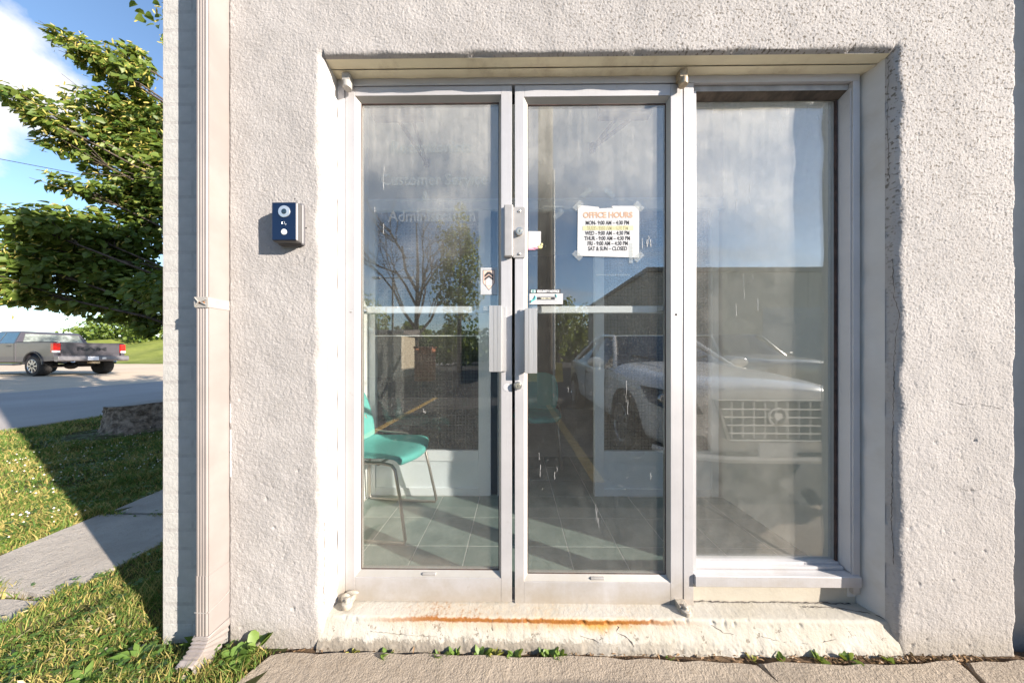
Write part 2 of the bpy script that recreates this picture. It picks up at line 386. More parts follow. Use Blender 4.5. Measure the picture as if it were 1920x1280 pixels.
sheet('grass_bank', -95, -9, 25.5, 60, 160, 60, bank_h, BANKM)
struct('kerb', MB().box((-7.37, -30, -.2), (-7.25, 40, .012)), CONC, bevel=.01)
LH = fnoise(180, 200, .05, .6, .5, 3)
def lawn_h(X, Y):
    i = np.clip(((X + 7.25) / .035).astype(int), 0, 199); j = np.clip(((Y + 1.2) / .05).astype(int), 0, 179)
    base = -.012 + .012 * LH[j, i]
    base -= .012 * np.exp(-((X + 1.1) / .25) ** 2)
    return base
sheet('lawn', -7.25, -.86, -1.2, 22, 140, 240, lawn_h, TURF)
# paving slabs of the side path
path = thing('garden_path', None, None, (-2.4, .5, 0)); path['kind'] = 'structure'
def slab(name, quad, z, th, m, parent, seed=0, step=.02, amp=.0015):
    r = random.Random(seed); n = len(quad); pts = []
    for i in range(n):
        a, b = Vector(quad[i]), Vector(quad[(i + 1) % n]); k = max(2, int((b - a).length / .06)); nrm = Vector((-(b - a).y, (b - a).x)).normalized()
        for j in range(k):
            p = a.lerp(b, j / k); pts.append((p + nrm * r.uniform(-.006, .006)).to_tuple())
    bm = bmesh.new(); bot = [bm.verts.new((x, y, z - th)) for x, y in pts]; top = [bm.verts.new((x, y, z)) for x, y in pts]
    bm.faces.new(top); bm.faces.new(bot[::-1])
    for i in range(len(pts)): j = (i + 1) % len(pts); bm.faces.new((bot[i], bot[j], top[j], top[i]))
    es = [e for e in bm.edges if abs(e.verts[0].co.z - z) < 1e-5 and abs(e.verts[1].co.z - z) < 1e-5]
    bmesh.ops.bevel(bm, geom=es, offset=.008, segments=2, affect='EDGES')
    bmesh.ops.recalc_face_normals(bm, faces=bm.faces[:])
    me = bpy.data.meshes.new(name); bm.to_mesh(me); bm.free(); me.materials.append(m); return link(name, me, parent)
slab('paving_slab', [(-2.80, .815), (-2.73, .205), (-2.02, .185), (-2.02, .60), (-2.04, .80)], .012, .08, PAVER, path, 1)
slab('paving_slab', [(-2.85, 1.45), (-2.78, .84), (-2.06, .815), (-2.08, 1.45)], .010, .08, PAVER, path, 2)
slab('paving_slab', [(-2.72, .165), (-2.75, -.42), (-2.02, -.42), (-2.00, .16)], .006, .08, PAVER, path, 3)
slab('paving_slab', [(-2.85, 2.1), (-2.85, 1.49), (-2.1, 1.49), (-2.12, 2.1)], .008, .08, PAVER, path, 4)
# concrete walkway in front of the doors: three poured slabs with open joints
walk = thing('walkway', None, None, (0, -.4, -.02)); walk['kind'] = 'structure'
def walk_slab(poly, seed):
    """dense top so the worn surface is real relief"""
    x0 = min(p[0] for p in poly); x1 = max(p[0] for p in poly); st = .0075
    return slab('concrete_slab', poly, -.014, .14, CONC, walk, seed)
walk_slab([(-.955, -.20), (-.90, -.035), (-.6, -.028), (-.2, -.030), (.2, -.033), (.6, -.042), (.866, -.045), (.905, -.20), (1.0, -.76), (-1.05, -.76)], 5)
walk_slab([(.872, -.045), (1.1, -.045), (1.45, -.05), (1.60, -.022), (1.555, -.10), (1.50, -.20), (1.36, -.76), (1.006, -.76), (.912, -.20)], 6)
walk_slab([(1.622, -.028), (2.0, -.03), (3.0, -.03), (3.0, -.76), (1.40, -.76), (1.53, -.20), (1.578, -.11)], 7)
walk_slab([(3.01, -.03), (7, -.03), (7, -.76), (3.01, -.76)], 8)
sheet('soil_strip', -1.36, 7, -.8, .02, 400, 40, lambda X, Y: -.034 + .004 * np.sin(X * 31) * np.sin(X * 7.3 + Y * 50), SOIL)
bay = MB().box((.68, -6, -.03), (.79, -1.2, -.0245)).box((3.55, -6, -.03), (3.66, -1.2, -.0245)).box((-2.1, -6, -.03), (-2.0, -1.2, -.0245))
YLINE = mat('worn_yellow_paint', (.50, .31, .08), .8, var=.25, vs=8)
tag(obj('bay_markings', bay, YLINE), kind='structure')

# ------------------------------------------------------------------ stucco wall
OXL, OXR, OZT = -.7296, 1.4155, 2.2205
def stucco():
    st = .0041
    def axis(lo, hi, force):
        pts = sorted([lo, hi] + force); out = []
        for a, b in zip(pts[:-1], pts[1:]): out += list(np.linspace(a, b, max(2, int(round((b - a) / st)) + 1))[:-1])
        return np.array(out + [hi])
    xs = axis(-1.0885, 1.852, [OXL, OXR]); zs = axis(-.03, 2.80, [OZT]); nx, nz = len(xs), len(zs)
    X, Z = np.meshgrid(xs, zs)
    h1 = fnoise(nz, nx, st, .0115, .42, 11); h2 = fnoise(nz, nx, st, .03, .5, 12); h3 = fnoise(nz, nx, st, .22, .6, 13)
    crs = fnoise(nz, nx, st, .5, .5, 14)
    rough = 1 / (1 + np.exp(-(Z - .75 + .28 * crs) * 3.2)); rough = .26 + .74 * rough
    rough *= np.where(X < -.6, .72, 1.0)
    pit = -.9 * np.clip(-h1 - .75, 0, 2)
    Yd = -(rough * (.00052 * h1 + .00075 * pit + .00022 * h2) + .0005 * h3 + (1 - rough) * .00035 * h2)
    # gouges and trowel marks in the smooth lower coat
    m = fnoise(nz, nx, st, .05, .35, 15); Yd += np.where((m > 2.1) & (Z < .95), .003, 0) * (m - 2.1)
    rs = np.where((X > OXL) & (X < OXR), .016, .032); wv = fnoise(nz, nx, st, .3, .5, 16) * .004
    dx = np.maximum(np.maximum(OXL - X, X - OXR), 0); dz = np.maximum(Z - OZT, 0); d = np.hypot(dx, dz) + np.clip(wv, -.006, .006) * (np.hypot(dx, dz) > .002)
    d = np.maximum(d, 0)
    q = np.clip(rs - d, 0, None); Y = rs - np.sqrt(np.maximum(rs * rs - q * q, 0))
    for edge, sgn in ((-1.0885, 1), (1.852, -1)):
        de = (X - edge) * sgn + np.clip(wv * 1.3, -.006, .008) * ((X - edge) * sgn > .002) * (sgn < 0); de = np.maximum(de, 0); r = .003 if sgn > 0 else .007; q = np.clip(r - de, 0, None); Y = np.maximum(Y, r - np.sqrt(np.maximum(r * r - q * q, 0)))
    de = np.maximum(Z + .03, 0); 
    fade = np.clip(d / .012, 0, 1)
    V = np.stack([X, Y + Yd * fade, Z], -1).reshape(-1, 3)
    idx = np.arange(nx * nz).reshape(nz, nx); F = np.stack([idx[:-1, :-1], idx[:-1, 1:], idx[1:, 1:], idx[1:, :-1]], -1)
    xc = (xs[:-1] + xs[1:]) / 2; zc = (zs[:-1] + zs[1:]) / 2; XC, ZC = np.meshgrid(xc, zc)
    keep = ~((XC > OXL) & (XC < OXR) & (ZC < OZT)); F = F[keep]
    used = np.unique(F); remap = np.full(nx * nz, -1, np.int32); remap[used] = np.arange(len(used))
    return mesh_np('stucco_wall', V[used], remap[F], STUCCO, True)
wall = link('stucco_wall', stucco())
tag(wall, 'rough pale grey stucco wall around the recessed glass entrance', 'wall', kind='thing')
def strip(name, A, B, m, parent, n=60, k=8, amp=.0012, seed=1, smooth=True):
    """ruled surface between polylines A(t) and B(t), slightly uneven"""
    A = [np.array(a) for a in A]; B = [np.array(b) for b in B]; t = np.linspace(0, 1, n)[:, None]; s_ = np.linspace(0, 1, k)
    a = A[0] + (A[1] - A[0]) * t; b = B[0] + (B[1] - B[0]) * t; P = a[:, None] * (1 - s_[None, :, None]) + b[:, None] * s_[None, :, None]
    nrm = np.cross(A[1] - A[0], B[0] - A[0]); nrm /= np.linalg.norm(nrm)
    h = fnoise(n, k, .03, .2, .6, seed); P = P + nrm * (h[..., None] * amp) * np.where((s_ > 0) & (s_ < 1), 1, 0)[None, :, None]
    i = np.arange(n * k).reshape(n, k); F = np.stack([i[:-1, :-1], i[:-1, 1:], i[1:, 1:], i[1:, :-1]], -1).reshape(-1, 4)
    return link(name, mesh_np(name, P.reshape(-1, 3), F, m, smooth), parent)
strip('reveal', [(OXL, .0315, -.03), (OXL, .0315, 2.2205)], [(-.7243, .125, -.03), (-.7243, .125, 2.215)], SMOOTH, wall, 90, 8, .0016, 21)
strip('reveal', [(OXR, .0315, -.03), (OXR, .0315, 2.2205)], [(1.3845, .125, -.03), (1.3845, .125, 2.215)], SMOOTH, wall, 90, 8, .0016, 22)
strip('soffit', [(OXL, .0155, 2.2205), (OXR, .0155, 2.2205)], [(OXL, .050, 2.2165), (OXR, .050, 2.2165)], SOFFIT, wall, 90, 6, .001, 23)
strip('soffit', [(OXL, .0495, 2.2125), (OXR, .0495, 2.2125)], [(OXL, .13, 2.2105), (OXR, .13, 2.2105)], SOFFIT, wall, 90, 6, .001, 24)
strip('wall_return', [(-1.0885, .003, -.03), (-1.0885, .003, 2.8)], [(-1.0885, .12, -.03), (-1.0885, .12, 2.8)], STUCCO, wall, 90, 4, .001, 25)
strip('wall_return', [(1.852, .007, -.03), (1.852, .007, 2.8)], [(1.852, .10, -.03), (1.852, .10, 2.8)], STUCCO, wall, 90, 4, .001, 26)
def crack(name, pts, wd, parent, y=-.0012, seed=0, axis='y'):
    r = random.Random(seed); P = []
    for (a, b) in zip(pts[:-1], pts[1:]):
        k = max(2, int(math.dist(a, b) / .010))
        for i in range(k): P.append([a[j] + (b[j] - a[j]) * i / k + r.uniform(-.0028, .0028) * (1 if j != 1 else 0) for j in range(3)])
    P.append(list(pts[-1])); mb = MB(); mb.tube(P, [wd * r.uniform(.25, .85) for _ in P], 4); return obj(name, mb, CRACK, parent)
crack('crack', [(1.4150, .020, 2.18), (1.4145, .024, 1.95), (1.4165, .019, 1.75)], .0010, wall, seed=1)
crack('crack', [(1.4185, .012, 1.45), (1.420, .009, 1.30), (1.4325, .0022, 1.232), (1.424, .0055, 1.17), (1.4195, .0085, 1.05), (1.4175, .0115, .7), (1.4165, .014, .45), (1.4195, .0088, .30)], .0017, wall, seed=2)
crack('crack', [(-.7335, .0165, .47), (-.7345, .0145, .30), (-.7340, .0155, .05)], .0011, wall, seed=3)
crack('hairline_crack', [(1.60, -.0008, .92), (1.66, -.0010, .90), (1.72, -.0010, .905), (1.80, -.0008, .885)], .0008, wall, seed=6)
crack('hairline_crack', [(1.64, -.0008, .60), (1.69, -.0010, .58), (1.73, -.0010, .59)], .0009, wall, seed=7)
crack('crack', [(-.735, .016, .05), (-.765, .001, .03), (-.775, -.0005, -.01)], .0013, wall, seed=5)

# the rest of the building: brick pier at the corner, upper wall, side and roof
pier = thing('brick_pier', 'pale painted brick strip at the building corner behind the downspout', 'wall', (-1.22, .06, 0))
backing = obj('mortar_bed', MB().box((-1.3575, .0113, -.06), (-1.08, .12, 2.86)), MORTAR, pier)
br = random.Random(4)
def brick_mesh(wd, nm):
    mb = MB().box((-wd / 2, 0, 0), (wd / 2, .10, .0628)); me_o = obj('brick', mb, BRICKP, pier, bevel=.0045, seg=2)
    me_o.matrix_parent_inverse = Matrix.Translation(pier.location).inverted(); return me_o
full = brick_mesh(.2365, 0); half = brick_mesh(.1125, 1); tail = brick_mesh(.020, 2); mid = brick_mesh(.144, 3)
first = {id(full): True, id(half): True, id(tail): True, id(mid): True}
def place_brick(src, x, z):
    o = src if first.pop(id(src), None) else src.copy()
    if o is not src: COL.objects.link(o)
    o.location = (x + br.uniform(-.001, .0015), .0105 + br.uniform(-.0004, .0004), z); o.rotation_euler = (0, R(br.uniform(-.15, .15)), R(br.uniform(-.15, .15)))
for i in range(-1, 40):
    z = -.012 + i * .0712; bow = 0
    if i % 2: place_brick(full, -1.2390 + bow, z); place_brick(tail, -1.105, z)
    else: place_brick(half, -1.3010 + bow, z); place_brick(mid, -1.168, z)
shell = MB()
shell.box((-1.345, .10, -.3), (-1.20, 16, 5.5))            # side wall towards the lawn
shell.box((-1.345, .01, 2.83), (1.86, .12, 5.5)); shell.box((1.86, .06, -.3), (10, .25, 5.5)); shell.box((9.8, .25, -.3), (10, 16, 5.5))
shell.box((-1.345, 15.8, -.3), (10, 16, 5.5)); shell.box((-1.36, 9.0, 5.5), (10.05, 16.05, 5.62)); shell.box((-1.36, 0.0, 5.5), (10.05, .30, 5.62)); shell.box((-1.36, .301, 5.5), (-1.0, 8.999, 5.62)); shell.box((7.0, .301, 5.5), (10.05, 8.999, 5.62))   # roof left open round a big rooflight, added for daylight inside
shell.box((2.015, -.07, -.3), (2.2, .058, 5.49))  # unseen pilaster added to shade the wall strip at the right
tag(struct('building_shell', shell, SMOOTH), kind='structure')
def downspout(name, label, x, y0, full_detail=True):
    d = thing(name, label, 'downspout', (x, -.04, 0))
    PIPE = mat('downspout_paint', (.258, .226, .213), .5, var=.08, vs=6, bump=.1, bs=30, dirt=((.24, .21, .18), .35, 9))
    hw, f, b = .0225, -.073, .0035
    # corrugated front: ribs along the pipe
    def section(off=0):
        pts = [(x - hw, b), (x - hw, f + .004)]
        n = 4
        for i in range(n):
            x0 = x - hw + .003 + i * (2 * hw - .006) / n; wd = (2 * hw - .006) / n
            pts += [(x0, f + .004), (x0 + wd * .22, f), (x0 + wd * .72, f), (x0 + wd * .94, f + .005)]
        pts += [(x + hw, f + .004), (x + hw, b)]
        return pts
    obj('pipe', MB().prism(section(), 2, .195, 5.4), PIPE, d, bevel=0)
    if full_detail:
        lo = MB(); P2 = [(x + (px - x) * 1.06, py - .0015 if py < 0 else py) for px, py in section()]
        lo.prism(P2, 2, .085, .30); obj('lower_sleeve', lo, PIPE, d)
        # elbow: ribbed bend turning the pipe out from the wall, towards the grass
        e = MB(); rings = []; n = 15; cy = -.115; 
        for i in range(n + 1):
            t = i / n; a = R(72) * t; rr = (.97 if i % 2 else 1.10) if 1 < i < n - 2 else 1.05
            c = Vector((x - .012 * t, -.035 - .105 * (1 - math.cos(a)) / 1 - .0, .088 - .105 * math.sin(a)))
            fw = Vector((0, -math.sin(a), -math.cos(a))); up = Vector((0, -math.cos(a), math.sin(a)))
            ring = []
            for sx, sy in ((-1, -1), (-.5, -1.06), (0, -.98), (.5, -1.06), (1, -1), (1, 0), (1, 1), (0, 1), (-1, 1), (-1, 0)):
                ring.append(c + Vector((sx * .0265 * rr, 0, 0)) + up * (-sy * .038 * rr) * (1))
            rings.append(ring)
        for i in range(len(rings)): e.v.extend(tuple(p) for p in rings[i])
        m_ = 10
        for i in range(n):
            for j in range(m_): e.f.append((i * m_ + j, i * m_ + (j + 1) % m_, (i + 1) * m_ + (j + 1) % m_, (i + 1) * m_ + j))
        el = obj('elbow', e, PIPE, d, smooth=True, angle=25)
        sl = el.modifiers.new('thick', 'SOLIDIFY'); sl.thickness = .002
        STR = mat('strap_paint', (.33, .31, .285), .5, var=.1, vs=20, bump=.2)
        s_ = MB(); g = .0022
        for za, zb in ((1.252, 1.290),):
            s_.box((x - hw - g, f - g, za), (x + hw + g, f - .0003, zb)); s_.box((x + hw + .0003, f, za + .002), (x + hw + g, b, zb - .001)); s_.box((x - hw - g, f, za), (x - hw - .0003, b, zb))
        s_.tube([(x - hw + .004, f - .005, 1.287), (x - .004, f - .007, 1.272), (x - hw + .004, f - .005, 1.255)], .0022, 5)
        s_.tube([(x + hw - .002, f - .004, 1.282), (x + .003, f - .007, 1.272), (x + hw - .002, f - .004, 1.262)], .002, 5)
        st = obj('strap', s_, STR, d)
        for sx in (-.004, .011): obj('screw', MB().lathe((x + sx, f - .0005, 1.270), (0, -1, 0), [(0, .0042), (.003, .0036), (.0042, .001)], 8), RUST, st)
        obj('seam_wire', MB().tube([(x - hw - .001, f - .002, .172), (x + hw + .002, f - .002, .170), (x + hw + .003, -.03, .178), (x + hw + .004, .004, .19)], .0011, 5), STR, d)
    return d
downspout('downspout', 'beige ribbed metal downspout with strap and elbow outlet at the corner', -1.1128, 0)
box('drip_scar', (-1.0868, -.0006, .62), (-1.0800, .004, .80), mat('white_touch_up_paint', (.62, .61, .59), .6), wall, bevel=.002)
box('drip_scar', (-1.0866, -.0006, .825), (-1.0815, .004, .90), MATS['white_touch_up_paint'], wall, bevel=.002)

# ------------------------------------------------------------------ doorstep
def doorstep():
    prof = [(.20, .0748), (.13, .0752), (.085, .0748), (.060, .0745), (.042, .0742), (.030, .0736), (.0245, .0722), (.0215, .067), (.0195, .058), (.0165, .046), (.013, .036), (.009, .026), (.004, .014), (-.001, .004), (-.006, -.012), (-.009, -.035)]
    # resample
    P = np.array(prof); L = np.r_[0, np.cumsum(np.hypot(*np.diff(P, axis=0).T))]; n = 64; s_ = np.linspace(0, L[-1], n)
    py = np.interp(s_, L, P[:, 0]); pz = np.interp(s_, L, P[:, 1]); nx = 560; xs = np.linspace(-.748, 1.432, nx)
    X = np.repeat(xs[:, None], n, 1); Y = np.repeat(py[None], nx, 0).copy(); Z = np.repeat(pz[None], nx, 0).copy()
    a = fnoise(nx, n, .0039, .03, .6, 31); b = fnoise(nx, n, .0039, .12, .6, 32); c = fnoise(nx, n, .0039, .012, .5, 33)
    low = np.clip((.05 - Z) / .05, 0, 1.4); chip = np.clip(fnoise(nx, n, .0039, .045, .35, 34) - 1.0, 0, 1.2) * .004 * np.exp(-((Z - .066) / .014) ** 2) * (Y < .0285); h = .0003 * a * (.3 + low) + .0006 * b * (.3 + low) + .0003 * c * (.15 + low) - chip
    pit = np.clip(a - 1.8, 0, 2) * .002 * np.clip(low + .15, 0, 1); h -= pit * (Y < .03)
    ny_, nz_ = -np.gradient(pz), np.gradient(py); l = np.hypot(ny_, nz_); Y -= h * np.abs(ny_ / l); Z += h * np.abs(nz_ / l)
    V = np.stack([X, Y, Z], -1).reshape(-1, 3); i = np.arange(nx * n).reshape(nx, n); F = np.stack([i[:-1, :-1], i[:-1, 1:], i[1:, 1:], i[1:, :-1]], -1).reshape(-1, 4)
    return mesh_np('doorstep', V, F, STEP, True)
ds = tag(link('doorstep', doorstep()), 'cracked cream painted concrete doorstep with a rust line under the doors', 'doorstep', kind='thing')
crack('crack', [(.375, .0255, .058), (.395, .016, .048), (.385, .012, .036), (.43, .004, .018), (.445, -.004, -.005)], .0016, ds, seed=8)
crack('crack', [(.735, .022, .062), (.765, .0165, .048), (.79, .012, .036), (.825, .010, .031)], .0016, ds, seed=9)
crack('crack', [(-.085, .0225, .068), (-.088, .016, .045), (-.083, .011, .035)], .0014, ds, seed=10)
crack('crack', [(.25, .006, .022), (.30, .003, .012), (.335, -.002, .0)], .0014, ds, seed=11)
crack('crack', [(.93, .008, .026), (1.0, .003, .012), (1.1, .001, .006), (1.2, .006, .02)], .0012, ds, seed=12)
crack('crack', [(-.55, .009, .03), (-.40, .005, .02), (-.30, .004, .018)], .0009, ds, seed=13)
# crumbling seam between panel and step
crack('mortar_seam', [(.73, .098, .079), (.95, .098, .078), (1.15, .098, .079), (1.36, .095, .077)], .0035, ds, seed=14)
crack('mortar_seam', [(1.15, .080, .0765), (1.30, .076, .0765), (1.40, .05, .0755), (1.43, .02, .069), (1.445, .004, .04)], .0022, ds, seed=15)

# ------------------------------------------------------------------ entrance frame, two doors, side window
FY = .083                                                     # face of the aluminium frame
fr = thing('door_frame', 'aluminium door frame under the stucco lintel holding both doors and the side window', 'door frame', (.33, .1, .07))
box('head', (-.7255, FY, 2.183), (1.384, .16, 2.2125), ALU, fr, .0015)
box('jamb', (-.7255, FY, .07), (-.6975, .16, 2.1825), ALU, fr, .0015)
box('jamb', (1.357, FY, .125), (1.384, .16, 2.1825), ALU, fr, .0015)
box('mullion', (.682, FY + .001, .058), (.722, .16, 2.1825), ALU, fr, .0015)
box('stop', (-.697, .128, 2.160), (.6815, .150, 2.1825), DARK, fr)
box('stop', (-.697, .135, .076), (-.690, .150, 2.159), DARK, fr); box('stop', (.6745, .135, .076), (.6815, .150, 2.159), DARK, fr)
box('threshold', (-.697, .095, .0745), (.6815, .16, .081), ALUD, fr)
DY0, DY1 = .0855, .128
def ring(mb, o, i, y0, y1):                                  # rectangular ring o/i = (x0,z0,x1,z1) from y0 to y1
    (a, b, c, d), (e, f, g, h) = o, i
    return mb
def door(label, x0, x1, gx0, gx1, z0, z1, gz0, gz1, side, bar):
    """x0..x1 leaf, g.. glass sight size, side = +1 when the pivot is at the right"""
    t = thing('glass_door', label, 'door', ((x0 + x1) / 2, .1, z0), 'pair of aluminium glass doors')
    bd = .0165
    box('stile', (x0, DY0, z0), (gx0 - bd, DY1, z1), ALU, t, .0015); box('stile', (gx1 + bd * .6, DY0, z0), (x1, DY1, z1), ALU, t, .0015)
    box('top_rail', (gx0 - bd + .0003, DY0 + .0003, gz1 + bd), (gx1 + bd * .6 - .0003, DY1, z1), ALU, t, .0015)
    box('bottom_rail', (gx0 - bd + .0003, DY0 + .0003, z0), (gx1 + bd * .6 - .0003, DY1, gz0 - bd * 1.2), ALU, t, .0015)
    # splayed beads from the face back to the glass
    y0, y1 = DY0 + .003, DY0 + .021
    ox0, ox1, oz0, oz1 = gx0 - bd + .0005, gx1 + bd * .6 - .0005, gz0 - bd * 1.2 + .0005, gz1 + bd - .0005
    for nm, q in (('bead', [(ox0, oz0), (ox0, oz1), (gx0, gz1), (gx0, gz0)]), ('bead', [(ox1, oz0), (ox1, oz1), (gx1, gz1), (gx1, gz0)]),
                  ('bead', [(ox0, oz1), (ox1, oz1), (gx1, gz1), (gx0, gz1)]), ('bead', [(ox0, oz0), (ox1, oz0), (gx1, gz0), (gx0, gz0)])):
        (ax, az), (bx, bz), (cx, cz), (dx, dz) = q
        v = [(ax, y0, az), (bx, y0, bz), (cx, y1, cz), (dx, y1, dz), (ax, DY1 - .002, az), (bx, DY1 - .002, bz), (cx, DY1 - .002, cz), (dx, DY1 - .002, dz)]
        obj(nm, MB().add(v, [(0, 1, 2, 3), (4, 5, 6, 7), (0, 1, 5, 4), (1, 2, 6, 5), (2, 3, 7, 6), (3, 0, 4, 7)]), ALUB, t)
    box('pane', (gx0 - .002, .1085, gz0 - .002), (gx1 + .002, .1145, gz1 + .002), GLASS, t)
    g_ = MB(); e = .0022
    g_.box((gx0 - .001, .105, gz1 - e), (gx1 + .001, .1083, gz1 + .001)); g_.box((gx0 - .001, .105, gz0), (gx0 + e * .7, .1083, gz1 - e - .0002)); g_.box((gx1 - e * .8, .105, gz0), (gx1 + .001, .1083, gz1 - e - .0002)); g_.box((gx0 + .002, .105, gz0 - .001), (gx1 - .002, .1083, gz0 + .0012))
    obj('gasket', g_, SEAL, t)
    box('weep_plate', ((gx0 + gx1) / 2 - .028, DY0 + .0045, gz0 - bd * .95), ((gx0 + gx1) / 2 + .028, DY0 + .016, gz0 - bd * .35), ALUD, t, .003)
    # inside push bar
    b = obj('push_bar', MB().box((bar[0], .150, 1.2640), (bar[1], .175, 1.2945)), mat('push_bar_white', (.80, .80, .80), .35, .1, var=.03), t, bevel=.004)
    for bx in (bar[0] + .02, bar[1] - .02): box('bracket', (bx - .012, .1150, 1.270), (bx + .012, .150, 1.288), ALUD, b)
    return t
dl = door('left glass door with the shield sticker, lock guard side faded lettering', -.6955, -.0125, -.6395, -.0665, .079, 2.1805, .195, 2.128, -1, (-.668, -.100))
dl['label'] = 'left leaf of the glass doors, with the white shield sticker and faint scraped lettering'
dr = door('right leaf of the glass doors, with the OFFICE HOURS paper on it', -.0005, .6785, .0530, .6205, .0665, 2.1805, .1825, 2.118, 1, (.065, .640))
# pull handles: angle profiles whose wide face stands off the stile
hl = obj('pull_handle', MB().box((-.1020, .047, 1.0180), (-.0540, .0505, 1.2790)).box((-.0575, .0506, 1.0180), (-.0540, .0825, 1.2790)).box((-.0538, .0790, 1.0180), (-.0360, .0853, 1.2790)), PULL, dl, bevel=.0008)
hr = obj('pull_handle', MB().box((.0390, .047, 1.0120), (.0870, .0505, 1.2680)).box((.0390, .0506, 1.0120), (.0425, .0825, 1.2680)).box((.0200, .0790, 1.0120), (.0388, .0853, 1.2680)), PULL, dr, bevel=.0008)
box('groove', (-.0838, .0464, 1.0185), (-.0824, .0469, 1.2785), ALUD, hl); box('groove', (-.0672, .0464, 1.0185), (-.0662, .0469, 1.2785), ALUD, hl)
box('groove', (.0525, .0464, 1.0125), (.0535, .0469, 1.2675), ALUD, hr)
# lock guard over the meeting gap, with rim cylinder
GUARD = mat('guard_paint', (.38, .365, .355), .45, .25, var=.06, vs=25)
lg = obj('lock_guard', MB().box((-.0440, .066, 1.4790), (-.0075, .0845, 1.6880)), GUARD, dr, bevel=.005, seg=3)
box('guard_plate', (-.0070, .0815, 1.4780), (.0420, .0853, 1.6845), GUARD, dr, .0015)
for z in (1.667, 1.494): obj('screw', MB().ellipsoid((.0180, .0810, z), (.0062, .0040, .0062), 12, 6), STEEL, dr, smooth=True)
def cylinder(x, z, y, r, parent):
    c = obj('lock_cylinder', MB().lathe((x, y, z), (0, -1, 0), [(0, r), (.012, r * .98), (.014, r * .90), (.0142, r * .74)], 24), STEEL, parent, smooth=True)
    obj('plug', MB().lathe((x, y - .0142, z), (0, -1, 0), [(0, r * .70), (.0012, r * .66)], 20), mat('brass_plug', (.62, .58, .48), .35, .8), c)
    box('keyhole', (x - .0012, y - .0160, z - r * .36), (x + .0012, y - .0154, z + r * .12), DARK, c)
cylinder(.0180, 1.5815, .0812, .0158, dr)
cylinder(.0117, .9608, .0853, .0165, dr)
obj('cylinder_mark', MB().lathe((-.0330, .0852, .9530), (0, -1, 0), [(0, .016), (.0004, .0155)], 20), mat('mark_grey', (.56, .55, .56), .5, .3), dl)
obj('screw', MB().ellipsoid((-.671, .0850, 1.2615), (.0045, .0022, .0045), 10, 6), STEEL, dl)
obj('bolt_hole', MB().lathe((.6520, .0852, 1.2475), (0, -1, 0), [(0, .0048), (.0005, .0042)], 12), DARK, dr)
PIVOT = mat('painted_pivot', (.38, .345, .29), .6, .2, var=.15, vs=40, bump=.5, bs=120, dirt=((.30, .16, .06), .6, 30))
BRZ = mat('bronze_pivot', (.36, .29, .20), .5, .5, var=.3, vs=40, bump=.3)
def pivot_top(x, m, parent, w_=.030):
    p = obj('top_pivot', MB().box((x - w_ / 2, .052, 2.178), (x + w_ / 2, .0850, 2.208)).lathe((x + .002, .062, 2.150), (0, 0, 1), [(0, .015), (.002, .017), (.026, .017), (.028, .013)], 14), m, parent, bevel=.003)
    return p
pivot_top(-.674, ALUB, dl); pp = pivot_top(.664, BRZ, dr)
def pivot_bottom(x, z, y, m, parent, lump):
    mb = MB().lathe((x, y, z), (0, 0, 1), [(-.016, .015), (-.013, .020), (.006, .020), (.008, .016), (.009, .010), (.020, .009), (.022, .005)], 14).box((x - .022, y, z - .012), (x + .014, .088, z + .016))
    p = obj('bottom_pivot', mb, m, parent, bevel=.002)
    if lump:
        obj('plaster_blob', MB().ellipsoid((x - .016, y + .022, z + .002), (.022, .012, .022), 12, 8).ellipsoid((x + .006, y + .026, z + .022), (.026, .008, .009), 10, 6), PIVOT, p, smooth=True)
pivot_bottom(-.667, .097, .052, PIVOT, dl, True); pivot_bottom(.668, .083, .050, PIVOT, dr, False)
# faint scraped-off lettering left on the glass
GHOST = glass('scraped_lettering', .05, .065, 30., streak=False)
for t_, s_, x_, z_, a_ in (('Receptionists', .068, -.349, 1.927, 'CENTER'), ('Customer Service', .0665, -.337, 1.792, 'CENTER'), ('&', .05, -.374, 1.730, 'CENTER'), ('Administration', .066, -.345, 1.640, 'CENTER')):
    lettering('old_lettering', t_, s_, (x_, .1080, z_), GHOST, dl, .92, .0012)
# splashes and scratches of paint on the panes
SPL = mat('paint_splash', (.48, .47, .46), .7)
def splash(parent, pts, y=.1080, w_=.0009):
    r = random.Random(len(pts) + int(abs(pts[0][0]) * 1000)); mb = MB()
    for (x, z, ln) in pts:
        P = [(x + r.uniform(-.0015, .0015), y, z - ln * i / 4) for i in range(5)]; mb.tube(P, [w_ * r.uniform(.3, 1) for _ in P], 5)
    return obj('paint_drip', mb, SPL, parent)
splash(dl, [(-.548, 1.845, .075), (-.5455, 1.88, .03), (-.548, 1.63, .04), (-.585, 1.70, .02), (-.38, .86, .015), (-.375, .852, .01)])
splash(dr, [(.10, .68, .03), (.105, .63, .05), (.165, .60, .03), (.175, .62, .02), (.335, .47, .07), (.34, .45, .06), (.347, .41, .04), (.46, .98, .09), (.466, .90, .06), (.56, .60, .03), (.35, 1.05, .03), (.22, .95, .02)])

